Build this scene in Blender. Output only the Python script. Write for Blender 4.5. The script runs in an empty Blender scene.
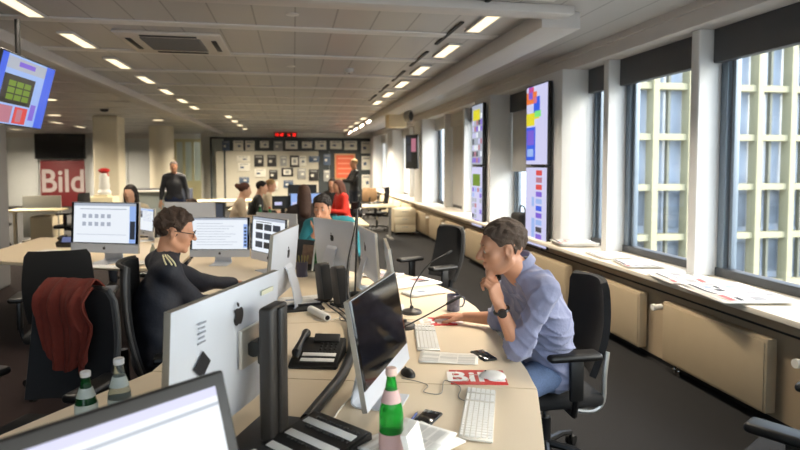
import bpy, bmesh, math, random
import numpy as np
from mathutils import Vector, Matrix, Euler
from mathutils.bvhtree import BVHTree
random.seed(7)
S=bpy.context.scene
COL=S.collection
PI=math.pi
def R(d): return math.radians(d)
def lin(c):
    return tuple(((v/255)/12.92 if v/255<=.04045 else ((v/255+.055)/1.055)**2.4) for v in c)
MATS={}
def mat(name,c,rough=.5,metal=0,noise=0,nscale=8,bump=0,bscale=60,emit=0,alpha=None,coat=0,spec=.5,trans=0,ior=1.45,sheen=0,stretch=None):
    """procedural principled material; colour given in sRGB 0..255"""
    if name in MATS: return MATS[name]
    m=bpy.data.materials.new(name); m.use_nodes=True; nt=m.node_tree; b=nt.nodes['Principled BSDF']
    col=(*lin(c),1)
    b.inputs['Base Color'].default_value=col; b.inputs['Roughness'].default_value=rough; b.inputs['Metallic'].default_value=metal
    b.inputs['Specular IOR Level'].default_value=spec
    if coat: b.inputs['Coat Weight'].default_value=coat
    if sheen: b.inputs['Sheen Weight'].default_value=sheen
    if trans: b.inputs['Transmission Weight'].default_value=trans; b.inputs['IOR'].default_value=ior
    if emit: b.inputs['Emission Color'].default_value=col; b.inputs['Emission Strength'].default_value=emit
    tc=nt.nodes.new('ShaderNodeTexCoord'); vec=tc.outputs['Object']
    if stretch:
        mp=nt.nodes.new('ShaderNodeMapping'); mp.inputs['Scale'].default_value=stretch; nt.links.new(vec,mp.inputs[0]); vec=mp.outputs[0]
    n=nt.nodes.new('ShaderNodeTexNoise'); n.inputs['Scale'].default_value=nscale; nt.links.new(vec,n.inputs['Vector'])
    mx=nt.nodes.new('ShaderNodeMix'); mx.data_type='RGBA'; mx.blend_type='MULTIPLY'; mx.inputs[0].default_value=max(noise,.04)
    mx.inputs[6].default_value=col; nt.links.new(n.outputs['Fac'],mx.inputs[7]); 
    # centre the noise so that the mean colour stays
    mr=nt.nodes.new('ShaderNodeMapRange'); mr.inputs['From Min'].default_value=.3; mr.inputs['From Max'].default_value=.7; mr.inputs['To Min'].default_value=.6; mr.inputs['To Max'].default_value=1.35; mr.clamp=True
    nt.links.new(n.outputs['Fac'],mr.inputs[0]); nt.links.new(mr.outputs[0],mx.inputs[7])
    nt.links.new(mx.outputs[2],b.inputs['Base Color'])
    if bump:
        n2=nt.nodes.new('ShaderNodeTexNoise'); n2.inputs['Scale'].default_value=bscale; nt.links.new(vec,n2.inputs['Vector'])
        bp=nt.nodes.new('ShaderNodeBump'); bp.inputs['Strength'].default_value=bump; bp.inputs['Distance'].default_value=.01
        nt.links.new(n2.outputs['Fac'],bp.inputs['Height']); nt.links.new(bp.outputs[0],b.inputs['Normal'])
    MATS[name]=m; return m
def glow(name,c,k=1.0):
    """a lit screen or lamp surface"""
    if name in MATS: return MATS[name]
    m=bpy.data.materials.new(name); m.use_nodes=True; nt=m.node_tree; b=nt.nodes['Principled BSDF']
    b.inputs['Base Color'].default_value=(.01,.01,.01,1); b.inputs['Roughness'].default_value=.35
    b.inputs['Emission Color'].default_value=(*lin(c),1); b.inputs['Emission Strength'].default_value=k
    MATS[name]=m; return m
def glass(name,tint=(.95,.98,1),refl=.12,rough=.0):
    m=bpy.data.materials.new(name); m.use_nodes=True; nt=m.node_tree; nt.nodes.clear()
    o=nt.nodes.new('ShaderNodeOutputMaterial'); t=nt.nodes.new('ShaderNodeBsdfTransparent'); t.inputs[0].default_value=(*tint,1)
    g=nt.nodes.new('ShaderNodeBsdfGlossy'); g.inputs['Roughness'].default_value=rough; fr=nt.nodes.new('ShaderNodeFresnel'); fr.inputs[0].default_value=1.45
    mx=nt.nodes.new('ShaderNodeMixShader'); ge=nt.nodes.new('ShaderNodeNewGeometry'); mm=nt.nodes.new('ShaderNodeMath'); mm.operation='MULTIPLY_ADD'; mm.inputs[1].default_value=-1; mm.inputs[2].default_value=1; nt.links.new(ge.outputs['Backfacing'],mm.inputs[0]); m2=nt.nodes.new('ShaderNodeMath'); m2.operation='MULTIPLY'; nt.links.new(fr.outputs[0],m2.inputs[0]); nt.links.new(mm.outputs[0],m2.inputs[1]); nt.links.new(m2.outputs[0],mx.inputs[0]); nt.links.new(t.outputs[0],mx.inputs[1]); nt.links.new(g.outputs[0],mx.inputs[2]); nt.links.new(mx.outputs[0],o.inputs[0])
    MATS[name]=m; return m

# ---------- mesh building ----------
class MB:
    def __init__(s): s.bm=bmesh.new(); s.mats=[]; s.cur=0
    def mat(s,m):
        if m not in s.mats: s.mats.append(m)
        s.cur=s.mats.index(m); return s
    def _tag(s,faces):
        for f in faces: f.material_index=s.cur; f.smooth=True
    def box(s,c,size,rot=None,bev=0,seg=2):
        M=Matrix.Translation(Vector(c))
        if rot is not None: M=M@(rot.to_4x4() if isinstance(rot,Matrix) else Euler(rot).to_matrix().to_4x4())
        M=M@Matrix.Diagonal((*size,1))
        r=bmesh.ops.create_cube(s.bm,size=1,matrix=M); vs=r['verts']
        fs=list({f for v in vs for f in v.link_faces}); s._tag(fs)
        if bev:
            es=list({e for v in vs for e in v.link_edges})
            rr=bmesh.ops.bevel(s.bm,geom=es,offset=bev,segments=seg,affect='EDGES',profile=.5,clamp_overlap=True)
            s._tag(rr['faces'])
        return s
    def cyl(s,p0,p1,r0,r1=None,n=16,cap=True):
        if r1 is None: r1=r0
        return s.tube([p0,p1],[r0,r1],n,cap)
    def tube(s,path,r,n=8,cap=True):
        P=[Vector(p) for p in path]; rs=r if isinstance(r,(list,tuple)) else [r]*len(P)
        rings=[]; up=None
        for i,p in enumerate(P):
            d=(P[min(i+1,len(P)-1)]-P[max(i-1,0)])
            if d.length<1e-9: d=Vector((0,0,1))
            d.normalize()
            if up is None:
                up=Vector((0,0,1)) if abs(d.z)<.9 else Vector((1,0,0))
            a=up-d*up.dot(d)
            if a.length<1e-6: a=d.orthogonal()
            a.normalize(); up=a; b=d.cross(a)
            rings.append([s.bm.verts.new(p+(a*math.cos(2*PI*k/n)+b*math.sin(2*PI*k/n))*rs[i]) for k in range(n)])
        fs=[]
        for q in range(len(rings)-1):
            for k in range(n): fs.append(s.bm.faces.new((rings[q][k],rings[q][(k+1)%n],rings[q+1][(k+1)%n],rings[q+1][k])))
        if cap:
            fs.append(s.bm.faces.new(rings[0][::-1])); fs.append(s.bm.faces.new(rings[-1]))
        s._tag(fs); return s
    def lathe(s,prof,c=(0,0,0),n=24,rot=None):
        M=Matrix.Translation(Vector(c))
        if rot is not None: M=M@Euler(rot).to_matrix().to_4x4()
        rings=[[s.bm.verts.new(M@Vector((max(r,1e-4)*math.cos(2*PI*k/n),max(r,1e-4)*math.sin(2*PI*k/n),z))) for k in range(n)] for r,z in prof]
        fs=[]
        for q in range(len(rings)-1):
            for k in range(n): fs.append(s.bm.faces.new((rings[q][k],rings[q][(k+1)%n],rings[q+1][(k+1)%n],rings[q+1][k])))
        fs.append(s.bm.faces.new(rings[0][::-1])); fs.append(s.bm.faces.new(rings[-1]))
        s._tag(fs); return s
    def prism(s,poly,z0,z1,M=None,flat=True):
        M=M or Matrix.Identity(4)
        a=[s.bm.verts.new(M@Vector((x,y,z0))) for x,y in poly]; b=[s.bm.verts.new(M@Vector((x,y,z1))) for x,y in poly]
        fs=[s.bm.faces.new(a[::-1]),s.bm.faces.new(b)]
        n=len(poly)
        for k in range(n): fs.append(s.bm.faces.new((a[k],a[(k+1)%n],b[(k+1)%n],b[k])))
        s._tag(fs); return s
    def grid(s,fn,nu,nv,th=0):
        """surface fn(u,v)->point; th: thickness along the normal"""
        P=[[Vector(fn(i/nu,j/nv)) for j in range(nv+1)] for i in range(nu+1)]
        def nrm(i,j):
            a=P[min(i+1,nu)][j]-P[max(i-1,0)][j]; b=P[i][min(j+1,nv)]-P[i][max(j-1,0)]
            c=a.cross(b); return c.normalized() if c.length>1e-12 else Vector((0,0,1))
        A=[[s.bm.verts.new(P[i][j]) for j in range(nv+1)] for i in range(nu+1)]
        fs=[s.bm.faces.new((A[i][j],A[i+1][j],A[i+1][j+1],A[i][j+1])) for i in range(nu) for j in range(nv)]
        if th:
            B=[[s.bm.verts.new(P[i][j]-nrm(i,j)*th) for j in range(nv+1)] for i in range(nu+1)]
            fs+=[s.bm.faces.new((B[i][j],B[i][j+1],B[i+1][j+1],B[i+1][j])) for i in range(nu) for j in range(nv)]
            for i in range(nu):
                fs.append(s.bm.faces.new((A[i][0],B[i][0],B[i+1][0],A[i+1][0]))); fs.append(s.bm.faces.new((A[i][nv],A[i+1][nv],B[i+1][nv],B[i][nv])))
            for j in range(nv):
                fs.append(s.bm.faces.new((A[0][j],A[0][j+1],B[0][j+1],B[0][j]))); fs.append(s.bm.faces.new((A[nu][j],B[nu][j],B[nu][j+1],A[nu][j+1])))
        s._tag(fs); return s
    def quad(s,a,b,c,d):
        f=s.bm.faces.new([s.bm.verts.new(Vector(p)) for p in (a,b,c,d)]); s._tag([f]); return s
    def ball(s,c,r,n=12,rad=None,rot=None):
        M=Matrix.Translation(Vector(c))
        if rot is not None: M=M@Euler(rot).to_matrix().to_4x4()
        M=M@Matrix.Diagonal((*(rad or (r,r,r)),1))
        rr=bmesh.ops.create_uvsphere(s.bm,u_segments=n*2,v_segments=n,radius=1,matrix=M)
        s._tag({f for v in rr['verts'] for f in v.link_faces}); return s
    def build(s,name,m=None,parent=None,loc=None,rz=None,sharp=35,link=True):
        if not s.mats: s.mats=[m]
        bmesh.ops.recalc_face_normals(s.bm,faces=s.bm.faces[:]) if sharp is not None else None
        me=bpy.data.meshes.new(name); s.bm.to_mesh(me); s.bm.free()
        for q in s.mats: me.materials.append(q)
        if sharp is not None: me.set_sharp_from_angle(angle=R(sharp))
        o=bpy.data.objects.new(name,me)
        if link: COL.objects.link(o)
        if parent: o.parent=parent
        if loc: o.location=loc
        if rz is not None: o.rotation_euler=(0,0,rz)
        return o
def tag(o,label=None,cat=None,group=None,kind=None):
    if label: o['label']=label
    if cat: o['category']=cat
    if group: o['group']=group
    if kind: o['kind']=kind
    return o
def thing(name,label,cat,loc=(0,0,0),rz=0,group=None):
    o=bpy.data.objects.new(name,None); o.empty_display_size=.1; COL.objects.link(o); o.location=loc; o.rotation_euler=(0,0,rz)
    return tag(o,label,cat,group)
def struct(o,label=None): return tag(o,label,None,None,'structure')
def dup(o,loc=None,rz=None,label=None,group=None,parent=None):
    c=o.copy(); COL.objects.link(c)
    if parent: c.parent=parent
    if loc is not None: c.location=loc
    if rz is not None: c.rotation_euler=(0,0,rz)
    if label: c['label']=label
    if group: c['group']=group
    for ch in list(o.children): dup(ch,parent=c)
    return c
def smooth_path(pts,n=8):
    P=[Vector(p) for p in pts]; out=[]
    for i in range(len(P)-1):
        p0=P[max(i-1,0)];p1=P[i];p2=P[i+1];p3=P[min(i+2,len(P)-1)]
        for k in range(n):
            t=k/n; out.append(.5*((2*p1)+(-p0+p2)*t+(2*p0-5*p1+4*p2-p3)*t*t+(-p0+3*p1-3*p2+p3)*t**3))
    out.append(P[-1]); return out
def text_part(name,txt,size,m,parent,M,bold=.0,sx=1,ext=.0006,link=True):
    cu=bpy.data.curves.new(name+'_c','FONT'); cu.body=txt; cu.size=size; cu.extrude=ext; cu.offset=bold; cu.align_x='CENTER'; cu.align_y='CENTER'
    t=bpy.data.objects.new('tmp',cu); COL.objects.link(t)
    dg=bpy.context.evaluated_depsgraph_get(); me=bpy.data.meshes.new_from_object(t.evaluated_get(dg))
    bpy.data.objects.remove(t); bpy.data.curves.remove(cu)
    me.materials.clear(); me.materials.append(m)
    me.transform(M@Matrix.Diagonal((sx,1,1,1)))
    me.name=name; o=bpy.data.objects.new(name,me); COL.objects.link(o); o.parent=parent
    return o

# ---------- signed distance figures ----------
class SDF:
    def __init__(s,lo,hi,h):
        s.lo=np.array(lo,dtype=np.float32); s.h=h; n=np.ceil((np.array(hi)-np.array(lo))/h).astype(int)+1
        s.n=n; s.D=np.full(tuple(n),1.0,np.float32)
        s.ax=[(s.lo[i]+np.arange(n[i])*h).astype(np.float32) for i in range(3)]
    def sub(s,lo,hi):
        a=np.clip(((np.array(lo)-s.lo)/s.h).astype(int),0,s.n-1); b=np.clip(((np.array(hi)-s.lo)/s.h).astype(int)+2,0,s.n)
        sl=tuple(slice(int(a[i]),int(max(b[i],a[i]+1))) for i in range(3))
        X=s.ax[0][sl[0]][:,None,None];Y=s.ax[1][sl[1]][None,:,None];Z=s.ax[2][sl[2]][None,None,:]
        return sl,X,Y,Z
    def _put(s,sl,d,k,sub=False):
        o=s.D[sl]
        if sub:
            d=-d; hh=np.clip(.5-.5*(o-d)/k,0,1); s.D[sl]=o*(1-hh)+d*hh+k*hh*(1-hh)
        else:
            hh=np.clip(.5+.5*(d-o)/k,0,1); s.D[sl]=d*(1-hh)+o*hh-k*hh*(1-hh)
    def cap(s,a,b,ra,rb,k=.02,off=0,sub=False):
        a=np.array(a,float);b=np.array(b,float);ra+=off;rb+=off;m=max(ra,rb)+k+.03+2*s.h
        sl,X,Y,Z=s.sub(np.minimum(a,b)-m,np.maximum(a,b)+m)
        d=b-a;L=max(float(d@d),1e-9)
        t=np.clip(((X-a[0])*d[0]+(Y-a[1])*d[1]+(Z-a[2])*d[2])/L,0,1)
        dist=np.sqrt((X-a[0]-t*d[0])**2+(Y-a[1]-t*d[1])**2+(Z-a[2]-t*d[2])**2)-(ra+(rb-ra)*t)
        s._put(sl,dist.astype(np.float32),k,sub)
    def ell(s,c,r,Rm=None,k=.02,off=0,sub=False):
        c=np.array(c,float);r=np.array(r,float)+off;m=float(r.max())+k+.03+2*s.h
        sl,X,Y,Z=s.sub(c-m,c+m)
        Rm=np.eye(3) if Rm is None else np.array(Rm)   # columns = local axes
        dx,dy,dz=X-c[0],Y-c[1],Z-c[2]
        q=[(dx*Rm[0,i]+dy*Rm[1,i]+dz*Rm[2,i]) for i in range(3)]
        k0=np.sqrt((q[0]/r[0])**2+(q[1]/r[1])**2+(q[2]/r[2])**2)
        k1=np.sqrt((q[0]/r[0]**2)**2+(q[1]/r[1]**2)**2+(q[2]/r[2]**2)**2)+1e-6
        s._put(sl,(k0*(k0-1)/k1).astype(np.float32),k,sub)
    def full(s): return s.ax[0][:,None,None],s.ax[1][None,:,None],s.ax[2][None,None,:]
    def mesh(s,name,m,parent=None,origin=(0,0,0),smooth=1):
        D=s.D; D[0]=D[-1]=1;D[:,0]=D[:,-1]=1;D[:,:,0]=D[:,:,-1]=1
        I=D<0; n=s.n
        acc=np.zeros(tuple(n-1)+(3,),np.float32); cnt=np.zeros(tuple(n-1),np.float32)
        def cs(ax,c): # slice of cell corners
            return tuple(slice(c[i],n[i]-1+c[i]) for i in range(3))
        for ax in range(3):
            o1,o2=[i for i in range(3) if i!=ax]
            for u in (0,1):
                for v in (0,1):
                    c=[0,0,0];c[o1]=u;c[o2]=v;e=list(c);e[ax]=1
                    A=D[cs(ax,c)];B=D[cs(ax,e)];x=(A<0)!=(B<0)
                    if not x.any(): continue
                    idx=np.nonzero(x); t=A[idx]/(A[idx]-B[idx]); p=np.tile(np.array(c,np.float32),(len(t),1)); p[:,ax]=t
                    acc[idx]+=p; cnt[idx]+=1
        cells=np.nonzero(cnt>0); ids=np.full(tuple(n-1),-1,np.int64); ids[cells]=np.arange(len(cells[0]))
        V=(np.stack(cells,1)+acc[cells]/cnt[cells][:,None])*s.h+s.lo-np.array(origin,np.float32)
        Q=[]
        for ax in range(3):
            o1,o2=(ax+1)%3,(ax+2)%3
            sa=[slice(1,n[i]-1) for i in range(3)];sb=list(sa);sa[ax]=slice(0,n[ax]-1);sb[ax]=slice(1,n[ax])
            A=I[tuple(sa)];B=I[tuple(sb)];idx=np.nonzero(A!=B)
            if not len(idx[0]): continue
            g=np.stack(idx,1).astype(int); off=np.ones(3,int);off[ax]=0;g=g+off
            def cell(du,dv):
                q=g.copy();q[:,o1]-=du;q[:,o2]-=dv;return ids[q[:,0],q[:,1],q[:,2]]
            q=np.stack([cell(0,0),cell(1,0),cell(1,1),cell(0,1)],1)
            fl=~A[idx]; q[fl]=q[fl][:,::-1]; Q.append(q)
        Q=np.concatenate(Q); Q=Q[(Q>=0).all(1)]
        for _ in range(smooth):
            a=np.zeros_like(V);w=np.zeros(len(V),np.float32)
            for i in range(4):
                u=Q[:,i];v=Q[:,(i+1)%4]; np.add.at(a,u,V[v]);np.add.at(w,u,1);np.add.at(a,v,V[u]);np.add.at(w,v,1)
            V=V*.5+.5*a/np.maximum(w,1)[:,None]
        me=bpy.data.meshes.new(name); me.vertices.add(len(V)); me.vertices.foreach_set('co',V.astype(np.float32).ravel())
        me.loops.add(len(Q)*4); me.loops.foreach_set('vertex_index',Q.ravel().astype(np.int32))
        me.polygons.add(len(Q)); me.polygons.foreach_set('loop_start',np.arange(len(Q),dtype=np.int32)*4); me.polygons.foreach_set('loop_total',np.full(len(Q),4,np.int32))
        me.polygons.foreach_set('use_smooth',np.ones(len(Q),bool)); me.update(calc_edges=True); me.validate()
        me.materials.append(m); o=bpy.data.objects.new(name,me); COL.objects.link(o)
        if parent: o.parent=parent
        return o
def nv(v): v=np.array(v,float); return v/max(np.linalg.norm(v),1e-9)
def headframe(face,roll=0):
    f=nv(face); up=np.array([0,0,1.]); x=nv(np.cross(f,up)); u=np.cross(x,f)
    c,s_=math.cos(roll),math.sin(roll); x,u=x*c+u*s_,u*c-x*s_
    return np.stack([x,f,u],1)
def head_sdf(g,c,Fm,s=1,k=1.0):
    P=lambda x,y,z: np.array(c)+Fm@np.array([x,y,z])*s
    E=lambda p,r,kk,sub=False: g.ell(P(*p),np.array(r)*s,Fm,kk*s,0,sub)
    E((0,-.012,.032),(.074,.094,.085),.01)
    E((0,.028,-.025),(.060,.060,.070),.02)
    E((0,.036,-.070),(.050,.042,.036),.015)
    g.cap(P(-.014,.066,-.097),P(.014,.066,-.097),.0185*s,.0185*s,.012*s)
    g.cap(P(-.034,.070,.026),P(.034,.070,.026),.014*s,.014*s,.015*s)
    E((-.042,.052,-.022),(.022,.022,.022),.02);E((.042,.052,-.022),(.022,.022,.022),.02)
    for q in (-1,1):
        E((q*.031,.094,.006),(.016,.016,.011),.008,True)
        E((q*.031,.076,.004),(.013,.012,.012),.004)
        E((q*.077,-.008,-.006),(.009,.019,.031),.006)
        E((q*.085,-.004,-.004),(.006,.010,.016),.004,True)
        g.cap(P(q*.038,.03,-.085),P(q*.055,-.01,-.05),.018*s,.02*s,.02*s)
    g.cap(P(0,.082,.016),P(0,.108,-.026),.008*s,.0125*s,.006*s)
    E((-.011,.095,-.032),(.008,.009,.007),.006);E((.011,.095,-.032),(.008,.009,.007),.006)
    g.cap(P(-.018,.080,-.058),P(.018,.080,-.058),.008*s,.008*s,.004*s);g.cap(P(0,.087,-.057),P(0,.087,-.057),.0075*s,.0075*s,.004*s)
    g.cap(P(-.015,.079,-.071),P(.015,.079,-.071),.0085*s,.0085*s,.004*s)
    g.cap(P(-.024,.094,-.0635),P(.024,.094,-.0635),.003*s,.003*s,.003*s,0,True)
    return P
def hand_sdf(g,w,d,n,side,curl=(.3,.35,.4,.45),thumb=(.6,.7,.2),s=1,spread=.06):
    """w wrist, d towards the knuckles, n palm side, side +1/-1: where the thumb leaves along lat"""
    w=np.array(w,float);d=nv(d);n=nv(np.array(n)-d*np.dot(n,d));lat=np.cross(d,n)*side   # thumb side = +lat
    for i,q in enumerate((.027,.009,-.009,-.026)):
        kn=w+d*(.088-.004*abs(i-1))*s+lat*q*s
        g.cap(w+d*.012*s+lat*q*.6*s,kn,.0135*s,.011*s,.010*s)
        L=[(.043,.027,.022),(.048,.030,.023),(.045,.028,.022),(.036,.021,.019)][i]
        a=0;p=kn;dd=nv(d+lat*spread*(1.2-i*.8))
        for j in range(3):
            a+=curl[i]*(.8 if j==0 else 1.1)
            v=dd*math.cos(a)+n*math.sin(a); q2=p+v*L[j]*s
            r=(.0100,.0088,.0078,.0070); g.cap(p,q2,r[j]*s,r[j+1]*s,.003); p=q2
    g.ell(w+d*.045*s+n*.006*s,(.036*s,.045*s,.014*s),np.stack([lat,d,n],1),.012)
    t0=w+d*.022*s+lat*.022*s; v=nv(d*thumb[0]+lat*thumb[1]+n*thumb[2]); t1=t0+v*.042*s; v2=nv(v+d*.5+n*.15); t2=t1+v2*.032*s; t3=t2+nv(v2+d*.2)*.024*s
    g.cap(t0,t1,.016*s,.0115*s,.010);g.cap(t1,t2,.0110*s,.0100*s,.004);g.cap(t2,t3,.0098*s,.0080*s,.003)
def torso_sdf(g,J,off=0,low=True,s=1):
    P,Cc,N,SL,SR=[np.array(J[k],float) for k in ('pelvis','chest','neck','sl','sr')]
    lat=nv(SL-SR); up=nv(N-P); fw=np.cross(up,lat)*-1; fw=nv(fw); lat=np.cross(fw,up)
    Rm=np.stack([lat,fw,up],1)
    HL,HR=np.array(J['hl']),np.array(J['hr'])
    bw=J.get('belly',1)
    if low: g.cap(HL,HR,.108*s,.108*s,.04,off)
    g.ell(P*.55+Cc*.45,(.150*s*bw,.112*s*bw,.17*s),Rm,.05,off)
    g.ell(Cc,(.162*s,.118*s,.19*s),Rm,.05,off)
    g.cap(SL*.86+SR*.14,SR*.86+SL*.14,.066*s,.066*s,.05,off)
    g.cap(N*.75+SL*.25,N*.2+SL*.8,.05*s,.05*s,.03,off);g.cap(N*.75+SR*.25,N*.2+SR*.8,.05*s,.05*s,.03,off)
def limb(g,a,b,ra,rb,off,k=.03): g.cap(a,b,ra,rb,k,off)
def bounds(pts,m):
    A=np.array(pts,float); return A.min(0)-m,A.max(0)+m
def folds(g,amp,f=38,seed=0):
    X,Y,Z=g.full(); q=seed*1.7
    w=np.sin(f*(X*.7+Z*.8)+2.2*np.sin(9*Y+5*Z+q)+q)+.7*np.sin(f*.8*(Y*.9-Z*.5)+2.5*np.sin(11*X+q*2))+.5*np.sin(f*1.7*(X*.4+Y*.5+Z)+2*np.sin(13*(X-Y)+q))
    g.D+= (amp*w/2.2).astype(np.float32)
def creases(g,amp):
    X,Y,Z=g.full(); w=0
    for n,(dx,dy,dz,f,ph) in enumerate([(.8,.2,.9,26,0),(-.5,.7,.8,21,1.3),(.3,-.8,.6,33,2.1)]):
        t=f*(dx*X+dy*Y+dz*Z)+2.6*np.sin(7*Y-5*Z+ph)+1.8*np.sin(9*X+6*Z+ph*2)+ph
        w=w+(1-np.abs(np.sin(t)))**3
    g.D+=(-amp*(w-.6)).astype(np.float32)
def hair_obj(J,root,m,style,vox):
    c=np.array(J['head']);Fm=headframe(J['face'],J.get('roll',0));s=J.get('hs',1)
    P=lambda x,y,z: c+Fm@np.array([x,y,z])*s
    pts=[P(0,0,.2),P(.14,.13,-.1),P(-.14,-.16,-.1),P(0,.12,.1),P(0,-.16,.1)]
    if style in('long','bun'): pts+=[P(.1,-.12,-.36),P(-.1,-.12,-.36)]
    lo,hi=bounds(pts,.05); g=SDF(lo,hi,vox)
    g.ell(P(0,-.016,.040),(np.array((.080,.099,.087))+J.get('hx',0))*s,Fm,.01)
    if style=='long':
        g.cap(P(0,-.06,-.02),P(0,-.10,-.26),.085*s,.075*s,.03); g.cap(P(-.06,-.01,-.02),P(-.08,-.03,-.2),.03*s,.025*s,.03);g.cap(P(.06,-.01,-.02),P(.08,-.03,-.2),.03*s,.025*s,.03)
    if style=='bun': g.cap(P(0,-.12,.05),P(0,-.13,.06),.04*s,.04*s,.02)
    X,Y,Z=g.full(); dx,dy,dz=X-c[0],Y-c[1],Z-c[2]
    lx,ly,lz=[(dx*Fm[0,i]+dy*Fm[1,i]+dz*Fm[2,i])/s for i in range(3)]
    # cut away the face with a side-view hairline
    poly=[(.2,.078),(.075,.076),(.052,.052),(.036,.032),(.026,-.012),(.008,-.014),(.002,.022),(-.020,.026),(-.034,.004),(-.045,-.035),(-.065,-.068),(-.3,-.075),(-.3,-.6),(.2,-.6)] if style=='short' else [(.2,.07),(.07,.07),(.045,.04),(.03,.0),(.02,-.09),(.02,-.6),(.2,-.6)]
    if style=='bald': poly=[(.2,.2),(.0,.2),(-.02,.03),(-.05,-.06),(-.3,-.06),(-.3,-.6),(.2,-.6)]
    d=None;n=len(poly);inside=np.zeros(np.broadcast(ly,lz).shape,bool)
    best=np.full(inside.shape,1e9,np.float32)
    for i in range(n):
        a=poly[i];b=poly[(i+1)%n];ex,ey=b[0]-a[0],b[1]-a[1];px_,py_=ly-a[0],lz-a[1]
        t=np.clip((px_*ex+py_*ey)/(ex*ex+ey*ey),0,1); best=np.minimum(best,(px_-t*ex)**2+(py_-t*ey)**2)
        cond=((a[1]>lz)!=(b[1]>lz)); xi=a[0]+(lz-a[1])*(ex/(ey if abs(ey)>1e-9 else 1e-9)); inside^=(cond&(ly<xi))
    dd=np.sqrt(best)*np.where(inside,-1,1)*s
    D=np.maximum(g.D,-dd.astype(np.float32)-0)
    am=J.get('tuft',.0035)
    D=D+am*(np.sin(150*lx+3*np.sin(60*lz))*np.sin(120*ly+3*np.sin(70*lx+40*lz))+.6*np.sin(90*(lz+lx)+2*np.sin(80*ly)))
    g.D=D.astype(np.float32)
    return g.mesh('hair',m,root,J['_o'],1)
WORLD_K=3.4; EXPO=0.0; LAMP_K=1.7; LAMP_W=33
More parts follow.
